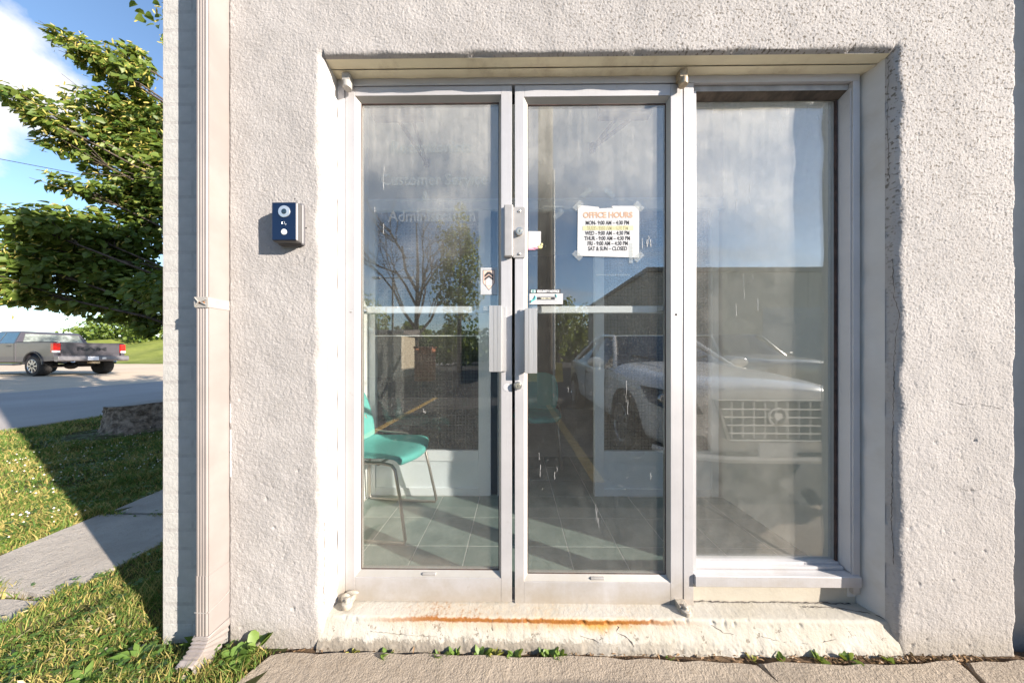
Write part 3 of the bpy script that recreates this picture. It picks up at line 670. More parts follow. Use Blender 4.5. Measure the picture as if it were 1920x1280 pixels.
# ---- fixed side window
sw = thing('side_window', 'fixed side window with deep aluminium frame and sill to the right of the doors', 'window', (1.04, .1, .16))
box('frame_head', (.7225, FY + .014, 2.1590), (1.3565, .150, 2.1825), ALUD, sw, .001)
obj('frame_head', MB().prism([(.0975, 2.1588), (.1335, 2.1588), (.1335, 2.1480), (.1260, 2.1440)], 0, .723, 1.356), mat('brown_stain', (.085, .065, .05), .8, var=.4, vs=25, bump=.3), sw)
obj('frame_side', MB().prism([(1.3565, FY + .006), (1.3565, .150), (1.3300, .150), (1.3440, .128), (1.3520, FY + .006)], 2, .2105, 2.1585), ALU, sw)
box('frame_side', (.7225, FY + .012, .2105), (.7390, .150, 2.1585), ALU, sw, .001)
gk = obj('gasket', MB().box((1.3335, .124, .225), (1.3410, .1315, 2.142)), SEAL, sw)
box('pane', (.7385, .134, .2130), (1.3420, .140, 2.1470), GLASSW, sw)
box('frame_bottom', (.7392, .118, .2085), (1.3415, .152, .2285), ALU, sw, .002)
box('frame_bottom', (.7392, .104, .2080), (1.3435, .1178, .2200), ALU, sw, .002)
obj('sill', MB().prism([(.0735, .1580), (.0735, .1990), (.0760, .2010), (.1200, .2075), (.150, .2075), (.150, .1580)], 0, .7230, 1.3800), ALU, sw, bevel=.0015)
box('sill_panel', (.7225, .100, .070), (1.3840, .150, .1575), mat('panel_cream_paint', (.42, .38, .31), .7, var=.05, vs=10, bump=.2, bs=60, dirt=((.48, .45, .40), .6, 8)), sw)
box('paint_patch', (1.350, .0965, .105), (1.3835, .0998, .150), SMOOTH, sw)
splash(sw, [(1.36, .40, .03), (1.362, .385, .03)], .0835, .0012)
splash(sw, [(.96, 1.42, .05), (.963, 1.36, .04), (.93, 1.30, .05), (1.02, 1.32, .05), (1.0, 1.42, .02), (.985, 1.8, .03), (.985, 1.74, .02), (.93, 1.74, .06)], .1337, .0008)

# ---- paper, stickers, doorbell
PAPER = mat('paper_white', (.50, .495, .50), .75, var=.03, vs=18, bump=.25, bs=25)
INK = mat('print_black', (.045, .045, .05), .7); ORNG = mat('faded_orange_print', (.50, .32, .22), .7); YEL = mat('faded_yellow_print', (.50, .49, .30), .7)
pa = thing('office_hours_paper', 'white torn OFFICE HOURS paper taped to the right glass door', 'paper notice', (.383, .105, 1.6))
def paper_sheet(pts, y, th, m, name, parent, curl=.003, cz=(1.49, 1.70)):
    mb = MB(); mb.prism(pts, 1, y, y + th); o = obj(name, mb, m, parent); return o
pts = [(.2575, 1.4935), (.5115, 1.4850), (.5125, 1.6980), (.4010, 1.6985), (.3985, 1.6960), (.4060, 1.6880), (.3990, 1.6905), (.370, 1.6895), (.3480, 1.6880), (.3460, 1.6945), (.2600, 1.7035)]
paper_sheet(pts, .1055, .0008, PAPER, 'sheet', pa)
TAPE = glass('sticky_tape', .05, .16, 40., streak=False)
for (x, z, r_) in ((.2600, 1.7005, 45), (.5110, 1.6965, -45), (.2580, 1.4945, -45), (.5105, 1.4880, 45)):
    mb = MB().box((-.021, -.0004, -.0115), (.021, .0004, .0115)); mb.xform(Matrix.Translation((x, .1050, z)) @ Matrix.Rotation(R(-r_), 4, 'Y')); obj('tape', mb, TAPE, pa)
box('tape', (.470, .1046, 1.462), (.486, .1052, 1.545), TAPE, pa)
yz = .1052
lettering('lettering', 'OFFICE HOURS', .0325, (.3830, yz, 1.6505), ORNG, pa, .92, .0012)
for t_, z_, x_ in (('MON- 9:00 AM \u2013 4:30 PM', 1.6215, .3815), ('WED - 9:00 AM \u2013 4:30 PM', 1.5790, .3815), ('THUR - 9:00 AM \u2013 4:30 PM', 1.5575, .3810), ('FRI - 9:00 AM \u2013 4:30 PM', 1.5365, .3830), ('SAT & SUN \u2013 CLOSED', 1.5150, .3825)):
    lettering('lettering', t_, .0232, (x_, yz, z_), INK, pa, .72, .0004)
box('highlight', (.2800, .1050, 1.5985), (.4880, .1054, 1.6165), YEL, pa)
lettering('lettering', 'TUES - 9:00 AM \u2013 4:30 PM', .0215, (.3830, .1047, 1.6015), mat('faded_tan_print', (.46, .43, .25), .7), pa, .72, .0008)
for (x, z, r_) in ((.295, 1.755, 40), (.390, 1.752, -40), (.18, 1.665, 40)):                     # old bits of tape left on the glass
    mb = MB().box((-.024, -.0003, -.010), (.024, .0003, .010)); mb.xform(Matrix.Translation((x, .1078, z)) @ Matrix.Rotation(R(-r_), 4, 'Y')); obj('tape_residue', mb, GHOST, dr)
box('tape_residue', (.112, .1074, 1.6955), (.205, .1080, 1.7015), GHOST, dr)
box('tape_residue', (.335, .1074, 1.412), (.475, .1080, 1.4175), GHOST, dr)

ss = thing('security_sticker', 'small white sticker headed SECURITY NOTICE at the left edge of the right door pane', 'sticker', (.13, .105, 1.32))
box('label', (.0600, .1066, 1.2940), (.1985, .1080, 1.3385), PAPER, ss)
box('strip', (.0600, .1068, 1.3392), (.1890, .1080, 1.3560), mat('sticker_dark', (.06, .055, .055), .5), ss)
WHT = mat('print_white', (.85, .85, .85), .6); TEAL = mat('print_teal', (.10, .42, .42), .6)
lettering('lettering', 'SECURITY NOTICE', .0135, (.1375, .1063, 1.3428), WHT, ss, .80, .0005)
obj('emblem', MB().lathe((.0720, .1064, 1.3476), (0, -1, 0), [(0, .0065), (.0004, .006)], 12).box((.0720, .1060, 1.3420), (.0850, .1066, 1.3530)), mat('print_pale_teal', (.45, .75, .74), .6), ss)
box('bar', (.0915, .1060, 1.3125), (.1650, .1064, 1.3245), INK, ss)
lettering('lettering', 'VIDEO INC', .0085, (.128, .1057, 1.3155), mat('print_cream', (.85, .80, .62), .6), ss, 1.0, .0003)
obj('swoosh', MB().tube([(.066, .1062, 1.301), (.068, .1062, 1.308), (.077, .1062, 1.312), (.083, .1062, 1.317), (.085, .1062, 1.325), (.081, .1062, 1.330)], [.0022, .0042, .0038, .0048, .0036, .001], 6), TEAL, ss)
obj('swoosh', MB().tube([(.165, .1062, 1.331), (.169, .1062, 1.334), (.172, .1062, 1.327), (.170, .1062, 1.321)], [.001, .0025, .0025, .001], 6), TEAL, ss)
for z, xa, xb in ((1.3075, .0915, .176), (1.3015, .0935, .165), (1.3305, .092, .160)): box('print_line', (xa, .1061, z - .0012), (xb, .1064, z + .0012), mat('print_grey', (.42, .43, .44), .7), ss)

sh = thing('shield_sticker', 'white sticker with a peach shield and roof chevrons on the left door pane', 'sticker', (-.108, .105, 1.39))
box('label', (-.1425, .1066, 1.3345), (-.0735, .1080, 1.4460), mat('sticker_white', (.48, .49, .50), .5), sh)
def poly(nm, pts, y, m): return obj(nm, MB().prism(pts, 1, y, y + .0003), m, sh)
SX = -.108
def shield(s_, dz): return [(SX - .0250 * s_, 1.4360 - dz), (SX + .0250 * s_, 1.4360 - dz), (SX + .0250 * s_, 1.3835), (SX, 1.3525 + dz * 1.4), (SX - .0250 * s_, 1.3835)]
poly('shield_outline', shield(1, 0), .1062, INK); poly('shield', shield(.92, .002), .1058, mat('print_peach', (.80, .56, .45), .6))
for z in (1.4170, 1.4050):
    poly('chevron', [(SX - .0185, z - .012), (SX, z + .003), (SX + .0185, z - .012), (SX + .0185, z - .001), (SX + .006, z + .012), (SX - .006, z + .012), (SX - .0185, z - .001)][:] if z > 1.41 else [(SX - .0185, z - .013), (SX, z + .002), (SX + .0185, z - .013), (SX + .0185, z - .003), (SX, z + .011), (SX - .0185, z - .003)], .1054, INK)
poly('house', [(SX - .0130, 1.3715), (SX + .0130, 1.3715), (SX + .0130, 1.3945), (SX, 1.4060), (SX - .0130, 1.3945)], .1050, MATS['sticker_white'])
box('print_line', (-.134, .1062, 1.3385), (-.086, .1065, 1.3400), MATS['print_grey'], sh)
# paper scrap behind the lock guard
scp = thing('paper_scrap', 'torn white paper scrap stuck to the glass beside the lock guard', 'paper scrap', (.082, .105, 1.555))
paper_sheet([(.0535, 1.5255), (.0900, 1.5290), (.0960, 1.5300), (.1060, 1.5345), (.1095, 1.5410), (.1075, 1.5460), (.1075, 1.5955), (.0535, 1.5965)], .1062, .0012, PAPER, 'sheet', scp)
obj('torn_edge', MB().box((.0550, .1050, 1.5190), (.0850, .1058, 1.5262)).box((.0780, .1050, 1.5230), (.0960, .1058, 1.5285)), mat('print_pink', (.66, .30, .40), .7), scp)
obj('glue_residue', MB().ellipsoid((.104, .1052, 1.5305), (.010, .0012, .007), 9, 5).ellipsoid((.111, .1052, 1.541), (.005, .0012, .006), 8, 5), mat('old_glue', (.62, .52, .24), .6, var=.3, vs=90), scp)
splash(dr, [(.545, 1.56, .03), (.552, 1.575, .035), (.56, 1.56, .03), (.525, 1.565, .04)], .1078, .0022)

bell = thing('door_camera', 'dark blue box door camera with a round lens on the stucco left of the doors', 'door camera', (-.84, -.02, 1.55))
BODY = mat('bell_grey', (.10, .097, .105), .45, var=.08); NAVY = mat('bell_navy', (.003, .012, .042), .3, var=.1)
box('back_box', (-.8935, -.0150, 1.4960), (-.7945, .004, 1.6545), BODY, bell, .009, seg=4)
box('body', (-.8870, -.0440, 1.4985), (-.7935, -.0152, 1.6420), mat('bell_case', (.12, .115, .115), .4, .3, var=.05), bell, .006, seg=4)
box('face_plate', (-.8835, -.0465, 1.5020), (-.7955, -.0441, 1.6385), NAVY, bell, .002, seg=3)
lr = obj('lens_ring', MB().lathe((-.8380, -.0466, 1.6050), (0, -1, 0), [(0, .0215), (.002, .0212), (.0028, .0180), (.0016, .0115), (.0020, .0105)], 28), mat('lens_silver', (.55, .60, .64), .3, .6), bell, smooth=True)
obj('lens', MB().lathe((-.8380, -.0484, 1.6050), (0, -1, 0), [(0, .0100), (.0006, .0095), (.0012, .0070)], 20), mat('lens_glass', (.02, .04, .06), .05), lr, smooth=True)
obj('button', MB().lathe((-.8390, -.0466, 1.5310), (0, -1, 0), [(0, .0104), (.0014, .0102), (.0020, .0085)], 22), mat('button_white', (.75, .76, .74), .4), bell, smooth=True)
ic = MB(); ic.tube([(-.8460, -.0469, 1.5605), (-.8462, -.0469, 1.566), (-.842, -.0469, 1.569), (-.838, -.0469, 1.568), (-.8365, -.0469, 1.564), (-.8375, -.0469, 1.5605), (-.8440, -.0469, 1.5595)], .0007, 5); ic.tube([(-.8372, -.0469, 1.558), (-.8320, -.0469, 1.5575), (-.8322, -.0469, 1.561)], .0007, 5)
obj('bell_icon', ic, MATS['lens_silver'], bell)
for x, z in ((-.835, 1.676), (-.7920, 1.5665)): obj('wall_plug_hole', MB().lathe((x, -.0005, z), (0, -1, 0), [(0, .003), (.0012, .002)], 8), DARK, wall)

# ------------------------------------------------------------------ vestibule behind the glass
FZ = .080
vf = thing('vestibule_floor', None, None, (.2, .6, FZ)); vf['kind'] = 'structure'
GROUT = mat('grout', (.62, .60, .55), .9, var=.1, vs=20)
def tile_mat():
    k = NT('slate_tile'); oi = k.n('ShaderNodeObjectInfo')
    mp = k.n('ShaderNodeVectorMath', operation='ADD'); k.t.links.new(k.tc.outputs['Object'], mp.inputs[0])
    sc_ = k.n('ShaderNodeVectorMath', operation='SCALE'); k.t.links.new(oi.outputs['Location'], sc_.inputs[0]); sc_.inputs['Scale'].default_value = 7.3; k.t.links.new(sc_.outputs[0], mp.inputs[1])
    n1 = k.noise(9, 7, .7, vec=mp.outputs[0]); n2 = k.noise(60, 4, .6, vec=mp.outputs[0])
    c = k.mix(k.step(n1, .3, .7), (.125, .18, .16), (.26, .32, .285)); c = k.mix(oi.outputs['Random'], c, k.mix(.6, c, (.18, .23, .205)))
    c = k.mix(k.math('MULTIPLY', k.step(n2, .55, .75), .3), c, (.28, .32, .29))
    return k.done(k.bsdf(c, .38, 0, k.bump(n2, .15, .002), .5))
TILE = tile_mat()
box('grout_bed', (-1.10, .13, -.05), (1.56, 4.2, FZ - .0015), GROUT, vf)
tm = None; ts, sp_ = .2578, .2625
for j in range(0, 7):
    for i in range(-5, 6):
        x = .013 + sp_ * (i + .5); y = .4215 + .2615 * (j - .5 - 1)
        if j < 1 or x < -1.08 or x > 1.5: continue
        if j > 3 and not (-.20 < x < .72): continue
        if tm is None:
            tm = obj('tile', MB().box((-ts / 2, -ts / 2, -.006), (ts / 2, ts / 2, 0)), TILE, vf, bevel=.0012, seg=1); o = tm
        else: o = tm.copy(); COL.objects.link(o)
        o.location = (x, y, FZ + rng.uniform(-.0002, .0002))
WHITE = mat('white_wall_paint', (.88, .86, .82), .75, var=.03, vs=3)
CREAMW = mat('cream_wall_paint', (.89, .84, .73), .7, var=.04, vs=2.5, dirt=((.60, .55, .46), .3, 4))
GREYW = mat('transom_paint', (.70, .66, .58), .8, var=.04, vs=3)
FRAMEW = mat('white_frame_paint', (.84, .86, .88), .45, var=.03, vs=6)
PANELW = mat('white_panel_paint', (.82, .86, .89), .5, var=.04, vs=4)
struct('vestibule_wall', MB().box((1.470, .152, -.05), (1.56, .99, 2.93)), CREAMW); struct('vestibule_wall', MB().box((-1.14, .152, -.05), (-1.048, .99, 2.93)), WHITE)
struct('office_ceiling', MB().box((-1.2, .99, 2.932), (1.68, 4.3, 2.98)), WHITE)
vc = MB()
for a_, b_ in (((-1.14, .161, 2.932), (1.56, .20, 2.98)), ((-1.14, .95, 2.932), (1.56, .989, 2.98)), ((-1.14, .201, 2.932), (-1.05, .949, 2.98)), ((1.47, .201, 2.932), (1.56, .949, 2.98)), ((.18, .201, 2.932), (.24, .949, 2.98))): vc.box(a_, b_)
vcl = struct('vestibule_ceiling', vc, WHITE); obj('added_rooflight_pane', MB().box((-1.049, .2012, 2.95), (1.469, .9488, 2.956)), GLASSI, vcl)  # unseen rooflight added to brighten the vestibule
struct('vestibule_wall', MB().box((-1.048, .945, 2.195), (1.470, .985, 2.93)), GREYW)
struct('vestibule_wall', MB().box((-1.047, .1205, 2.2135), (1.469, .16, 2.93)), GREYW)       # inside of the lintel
struct('vestibule_wall', MB().box((1.385, .126, -.03), (1.469, .151, 2.213)).box((-1.047, .126, -.03), (-.7265, .151, 2.213)), CREAMW)
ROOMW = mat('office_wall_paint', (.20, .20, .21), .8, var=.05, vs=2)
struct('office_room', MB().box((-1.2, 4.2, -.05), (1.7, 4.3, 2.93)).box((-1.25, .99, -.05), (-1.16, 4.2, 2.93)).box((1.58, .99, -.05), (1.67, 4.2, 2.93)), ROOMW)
pt = thing('inner_partition', 'white inner partition of mesh glazed screens and low panels behind the doors', 'partition', (.2, .96, FZ))
PY0, PY1 = .945, .985
box('header', (-1.047, PY0, 2.118), (1.4695, PY1, 2.1945), FRAMEW, pt, .002)
box('header_trim', (-1.047, PY0 - .006, 2.180), (1.4695, PY0 - .0003, 2.1945), FRAMEW, pt, .001)
for x0, x1 in ((-1.047, -1.0005), (-.2600, -.1740), (-.1225, -.0800), (.5660, .6330), (1.3910, 1.4405)):
    box('stile', (x0, PY0 + .002, FZ + .001), (x1, PY1, 2.1175), FRAMEW, pt, .002)
box('shadow_gap', (-.1735, PY0 + .028, FZ + .001), (-.1230, PY1, 2.1175), mat('gap_grey', (.05, .06, .07), .7), pt)
for x0, x1 in ((-1.0, -.2605), (.6335, 1.3905)):
    box('rail', (x0, PY0 + .003, .326), (x1, PY1, .4005), FRAMEW, pt, .002)
    box('kick_panel', (x0, PY0 + .012, .135), (x1, PY1, .3255), PANELW, pt)
    box('rail', (x0, PY0 + .003, FZ + .001), (x1, PY1, .1345), FRAMEW, pt, .002)
    box('rail', (x0, PY0 + .003, 1.218), (x1, PY0 + .010, 1.224), FRAMEW, pt)
    box('pane', (x0, .962, .401), (x1, .967, 2.1175), GLASSI, pt)
    m_ = MB(); st_ = .0245
    x = x0 + .006
    while x < x1: m_.box((x - .0011, .974, .405), (x + .0011, .9762, 2.062)); x += st_
    z = .405
    while z < 2.062: m_.box((x0 + .002, .9764, z - .0011), (x1 - .002, .9784, z + .0011)); z += st_
    wm = obj('wire_mesh', m_, mat('wire_black', (.02, .02, .022), .5, .4), pt); wm['kind'] = 'stuff'
# narrow white blind rod hanging in the left screen, as seen through the mesh
# door closers on the inside of both doors
CLOS = mat('closer_bronze', (.035, .035, .075), .45, .4, var=.1)
def closer(parent, bx0, bx1, z, a, b, elbow):
    c = box('closer_body', (bx0, .1300, z), (bx1, .178, z + .062), CLOS, parent, .004)
    obj('closer_arm', MB().tube([a, elbow], .010, 6).lathe((elbow[0], elbow[1], elbow[2] - .016), (0, 0, 1), [(0, .015), (.036, .015)], 10), CLOS, c)
    obj('closer_arm', MB().tube([b, elbow], .008, 6), CLOS, c)
closer(dl, -.617, -.399, 2.106, (-.504, .170, 2.105), (-.4456, .165, 2.110), (-.470, .43, 2.104))
closer(dr, .36, .58, 2.106, (.50, .170, 2.105), (.44, .165, 2.110), (.382, .335, 2.104))

# ---- chairs
SHELL = mat('teal_plastic', (.13, .46, .41), .32, var=.05, vs=5); TUBE = mat('chair_tube_metal', (.42, .38, .34), .38, .8, var=.1)
def chair(label, loc, rz, group):
    t = thing('chair', label, 'chair', (0, 0, 0), group)
    def surf(prof, wf, cup, n=14):
        mb = MB(); k = len(prof)
        for i, (x, z) in enumerate(prof):
            wd = wf[i]
            for j in range(n + 1):
                u = -1 + 2 * j / n; mb.v.append((x + cup[i][0] * u * u, wd * math.copysign(abs(u) ** .9, u) if u else 0, z + cup[i][1] * u ** 4))
        for i in range(k - 1):
            for j in range(n): a = i * (n + 1) + j; mb.f.append((a, a + 1, a + n + 2, a + n + 1))
        return mb
    seat = surf([(.245, .400), (.250, .428), (.235, .445), (.17, .452), (.05, .442), (-.08, .430), (-.17, .432), (-.212, .450)], [.165, .200, .212, .218, .222, .218, .205, .185], [(-.055, -.005), (-.05, -.004), (-.04, .0), (0, .010), (0, .022), (0, .028), (.02, .028), (.03, .02)])
    back = surf([(-.205, .448), (-.232, .480), (-.250, .54), (-.268, .62), (-.288, .70), (-.303, .77), (-.312, .805), (-.318, .820)], [.180, .195, .210, .215, .210, .190, .150, .085], [(.035, .02), (.05, .01), (.055, 0), (.05, 0), (.045, 0), (.04, 0), (.03, -.004), (.015, -.004)])
    for nm, mb in (('seat', seat), ('backrest', back)):
        o = obj(nm, mb, SHELL, t, smooth=True, angle=80); s_ = o.modifiers.new('thick', 'SOLIDIFY'); s_.thickness = .009; s_.offset = -1
        b = o.modifiers.new('round', 'SUBSURF'); b.levels = 1; b.render_levels = 1
    for sy in (-1, 1):
        y0, y1 = sy * .185, sy * .215
        P = [(-.20, y0, .418), (-.05, y0, .416), (.10, y0, .418), (.155, y0 * 1.01, .408), (.175, y0 * 1.02, .385), (.205, y0 * 1.06, .25), (.247, y1, .03), (.240, y1, .013), (.15, y1, .0105), (-.15, y1, .0105), (-.225, y1, .0115), (-.236, y1, .03), (-.225, y0 * 1.06, .22), (-.212, y0 * 1.02, .38), (-.215, y0 * .98, .50), (-.24, y0 * .9, .60)]
        obj('leg', MB().tube(P, .0088, 8), TUBE, t, smooth=True, angle=70)
    obj('cross_tube', MB().tube([(.08, -.19, .412), (.08, 0, .402), (.08, .19, .412)], .008, 8), TUBE, t)
    obj('armrest_tube', MB().tube([(-.235, .205, .50), (-.12, .222, .475), (.0, .225, .47), (.04, .224, .465), (.06, .215, .44)], .0075, 8), TUBE, t)
    for ch in t.children: ch.matrix_parent_inverse = Matrix.Identity(4)
    t.location = loc; t.rotation_euler = (0, 0, rz); return t
c1 = chair('teal plastic chair with bent metal legs inside the left door', (-.800, .655, FZ), R(-6), 'teal waiting chairs')
c2 = dup(c1, (.215, 1.66, FZ), R(-95), 'second teal chair further inside, seen through the inner doorway')

# ------------------------------------------------------------------ vegetation on the left
def leafset(template, faces, pos, rot, size):
    """many copies of a small leaf as arrays; rot (n,3,3), size (n,)"""
    T = np.asarray(template, np.float32); V = np.einsum('nij,kj->nki', rot, T) * size[:, None, None] + pos[:, None, :]
    n, k = len(pos), len(T); F = np.asarray(faces, np.int32)[None] + (np.arange(n, dtype=np.int32) * k)[:, None, None]
    return V.reshape(-1, 3), F.reshape(-1, F.shape[-1])
def frames(tip, nrm):
    """columns x = side, y = tip direction, z = normal"""
    y = tip / np.linalg.norm(tip, axis=1, keepdims=True); x = np.cross(y, nrm); x /= np.linalg.norm(x, axis=1, keepdims=True) + 1e-9; z = np.cross(x, y)
    return np.stack([x, y, z], -1)
HEART = [(0, 0, 0), (-.34, -.06, .10), (-.46, .22, .14), (-.30, .62, .06), (0, 1.0, -.10), (.30, .62, .06), (.46, .22, .14), (.34, -.06, .10), (0, .45, 0)]
HEARTF = [(0, 8, 2), (0, 2, 1), (8, 4, 3), (8, 3, 2), (0, 7, 6), (0, 6, 8), (8, 6, 5), (8, 5, 4)]
BRACT = [(0, 0, 0), (-.10, .3, .02), (-.09, .8, -.05), (.10, .3, .02), (.09, .8, -.05), (0, 1.0, -.1)]
BRACTF = [(0, 3, 1), (1, 3, 4), (1, 4, 2), (2, 4, 5)]
def leaf_mat(name, a, b, trans=.35):
    k = NT(name); g = k.n('ShaderNodeNewGeometry'); r = g.outputs['Random Per Island']
    c = k.mix(r, a, b); c = k.mix(k.math('MULTIPLY', k.step(k.noise(.9, 3, .5), .4, .65), .35), c, sc(b, 1.1))
    d = k.bsdf(c, .45, 0, None, .35); t = k.n('ShaderNodeBsdfTranslucent'); k.put(t.inputs[0], k.mix(.55, c, (.30, .34, .03)))
    m = k.n('ShaderNodeMixShader'); m.inputs[0].default_value = trans; k.t.links.new(d, m.inputs[1]); k.t.links.new(t.outputs[0], m.inputs[2]); return k.done(m.outputs[0])
LEAF = leaf_mat('linden_leaf', (.06, .12, .022), (.17, .22, .042), .38); BLOOM = leaf_mat('linden_bract', (.46, .40, .09), (.58, .47, .14), .35)
BARK = ground_mat('bark', (.065, .05, .04), (.15, .12, .10), 14, .8, 60)
LG = np.random.default_rng(21)
# linden: clumps on the ends of limbs, blown towards the road
CL = [(-6.94, 3.76, 6.08, 0.50, 0.30), (-7.23, 3.56, 6.17, 0.36, 0.17), (-6.97, 4.06, 6.50, 0.27, 0.22), (-7.52, 3.26, 4.99, 0.40, 0.17), (-7.26, 3.36, 4.74, 0.41, 0.16),
      (-7.22, 3.86, 5.33, 0.50, 0.36), (-7.11, 4.16, 5.74, 0.40, 0.45), (-7.41, 3.56, 4.54, 0.38, 0.18), (-7.22, 3.86, 4.72, 0.58, 0.27), (-7.17, 4.26, 4.91, 0.37, 0.42), (-7.22, 3.96, 4.31, 0.40, 0.17),
      (-7.08, 4.16, 4.04, 0.40, 0.36), (-7.30, 3.66, 3.89, 0.50, 0.15), (-7.29, 3.06, 3.03, 0.44, 0.26), (-7.32, 3.56, 3.17, 0.57, 0.36), (-7.17, 4.06, 3.29, 0.59, 0.48), (-7.51, 3.16, 2.50, 0.45, 0.34),
      (-7.39, 3.66, 2.58, 0.65, 0.42), (-7.07, 4.06, 2.51, 0.51, 0.54), (-7.59, 3.56, 2.06, 0.60, 0.26), (-7.22, 3.96, 1.92, 0.55, 0.27), (-7.59, 3.16, 2.10, 0.32, 0.24), (-6.75, 4.06, 1.68, 0.22, 0.26), (-8.3, 4.45, 3.2, 0.66, 0.50), (-9.0, 4.34, 3.25, 0.56, 0.50), (-6.95, 4.2, 3.72, .42, .30), (-6.9, 4.3, 4.45, .42, .34), (-6.95, 4.0, 5.0, .40, .34), (-6.75, 4.2, 5.5, .36, .40), (-7.15, 3.95, 3.95, .40, .22)]
for i in range(34):                                           # the rest of the crown, behind the corner of the building
    a = LG.uniform(0, 6.28); z = LG.uniform(2.0, 8.2); rr = 1.9 * math.sqrt(max(.1, 1 - ((z - 4.6) / 4.0) ** 2)); cx = -5.35 + rr * math.cos(a) * LG.uniform(.4, 1); cy = 4.7 + rr * math.sin(a) * LG.uniform(.4, 1)
    lim = -1.13 if z > 5.2 else -1.22
    if cx / (cy + 1.065) < lim: cx = lim * (cy + 1.065)
    CL.append((cx, cy, z, LG.uniform(.45, .75), LG.uniform(.3, .55)))
tree = thing('linden_tree', 'linden tree with yellow blossom bracts rising behind the corner of the building', 'tree', (-5.5, 4.6, 0))
obj('trunk', MB().tube([(-5.45, 4.62, -.2), (-5.5, 4.6, .1), (-5.5, 4.6, .8), (-5.52, 4.62, 2.2), (-5.6, 4.6, 4.2), (-5.62, 4.58, 6.2), (-5.6, 4.6, 7.6)], [.26, .17, .145, .13, .10, .06, .02], 12), BARK, tree, smooth=True)
lm = MB()
for (x, y, z, a, b) in CL:
    z0 = max(1.2, z - .7 - .3 * abs(x + 5.5)); bz = Vector((-5.55, 4.6, z0)); e = Vector((x, y, z)); m1 = bz.lerp(e, .5) + Vector((0, 0, .12))
    for _ in range(5): tw = e + Vector((float(LG.normal(0, a * .6)), float(LG.normal(0, a * .5)), float(LG.normal(0, b * .6)))); lm.tube([m1.lerp(e, .6), tw], [.007, .003], 4)
    lm.tube([bz, m1, e, e + Vector((-.25 * a, -.1 * a, .05))], [.035, .022, .010, .004], 5)
lm.tube([(-5.6, 4.5, 2.3), (-6.7, 4.0, 2.72), (-7.2, 3.6, 2.74), (-7.75, 3.25, 2.83)], [.04, .026, .017, .006], 6)
obj('limbs', lm, BARK, tree, smooth=True)
P, Tp, Nn, Sz, Bp, Bt, Bs = [], [], [], [], [], [], []
for (x, y, z, a, b) in CL:
    vis = x < -6.4
    n = int(850 * a * b / .16) if vis else int(330 * a * b / .2); n = max(90, min(n, 1500))
    u = LG.standard_normal((n, 3)); u /= np.linalg.norm(u, axis=1, keepdims=True); r_ = LG.random(n) ** .42
    p = u * r_[:, None] * np.array([a, a * .8, b]) + np.array([x, y, z]); p[:, 2] += .22 * (p[:, 0] - x) * -.3
    # leave bays between the sprays
    q = np.sin(p[:, 0] * 9 + z * 5) * np.sin(p[:, 1] * 8 + x * 3) * np.sin(p[:, 2] * 13); keep = q > (-.08 if z > 3.6 else -.22); p = p[keep]; u = u[keep]; n = len(p)
    P.append(p); t = u * .5 + np.array([-.75, -.25, -.45]) + LG.normal(0, .38, (n, 3)); Tp.append(t)
    Nn.append(u * .6 + np.array([.1, -.3, .75]) + LG.normal(0, .45, (n, 3))); Sz.append(LG.uniform(.05, .115, n))
    nb = int(n * (.75 if z > 4.6 else (.35 if z > 3.8 else (.45 if x < -7.45 else .18))))  # bracts crowd the top and far left, their yellow painting in sunlight
    if nb:
        k = LG.integers(0, n, nb); Bp.append(p[k] + LG.normal(0, .05, (nb, 3)) + np.array([0, -.02, -.01])); Bt.append(LG.normal(0, .5, (nb, 3)) + np.array([-.5, -.2, -.55])); Bs.append(LG.uniform(.045, .10, nb))
P = np.concatenate(P); Tp = np.concatenate(Tp); Nn = np.concatenate(Nn); Sz = np.concatenate(Sz)
dist = np.linalg.norm(P - np.array([0, -1.065, 1.085]), axis=1) + (P[:, 0] > -6.7) * 50; near = np.argsort(dist)[:220]; mask = np.ones(len(P), bool); mask[near] = False
Rt = frames(Tp, Nn)
V, F = leafset(HEART, HEARTF, P[mask], Rt[mask], Sz[mask])
cr = link('crown', mesh_np('crown', V, F, LEAF), tree); cr['kind'] = 'stuff'
Bp = np.concatenate(Bp); Bt = np.concatenate(Bt); Bs = np.concatenate(Bs); V, F = leafset(BRACT, BRACTF, Bp, frames(Bt, LG.normal(0, 1, Bt.shape)), Bs)
bl = link('blossom_sun_bracts', mesh_np('blossom_sun_bracts', V, F, BLOOM), tree); bl['kind'] = 'stuff'
lme = bpy.data.meshes.new('leaf'); lme.from_pydata(HEART, [], HEARTF); lme.materials.append(leaf_mat('near_linden_leaf', (.06, .12, .022), (.17, .22, .042), .38))
for i in near:
    o = link('leaf', lme, tree); M = Matrix([[float(c) for c in r_] for r_ in Rt[i]]).to_4x4(); o.matrix_basis = Matrix.Translation([float(c) for c in P[i]]) @ M @ Matrix.Scale(float(Sz[i]), 4)

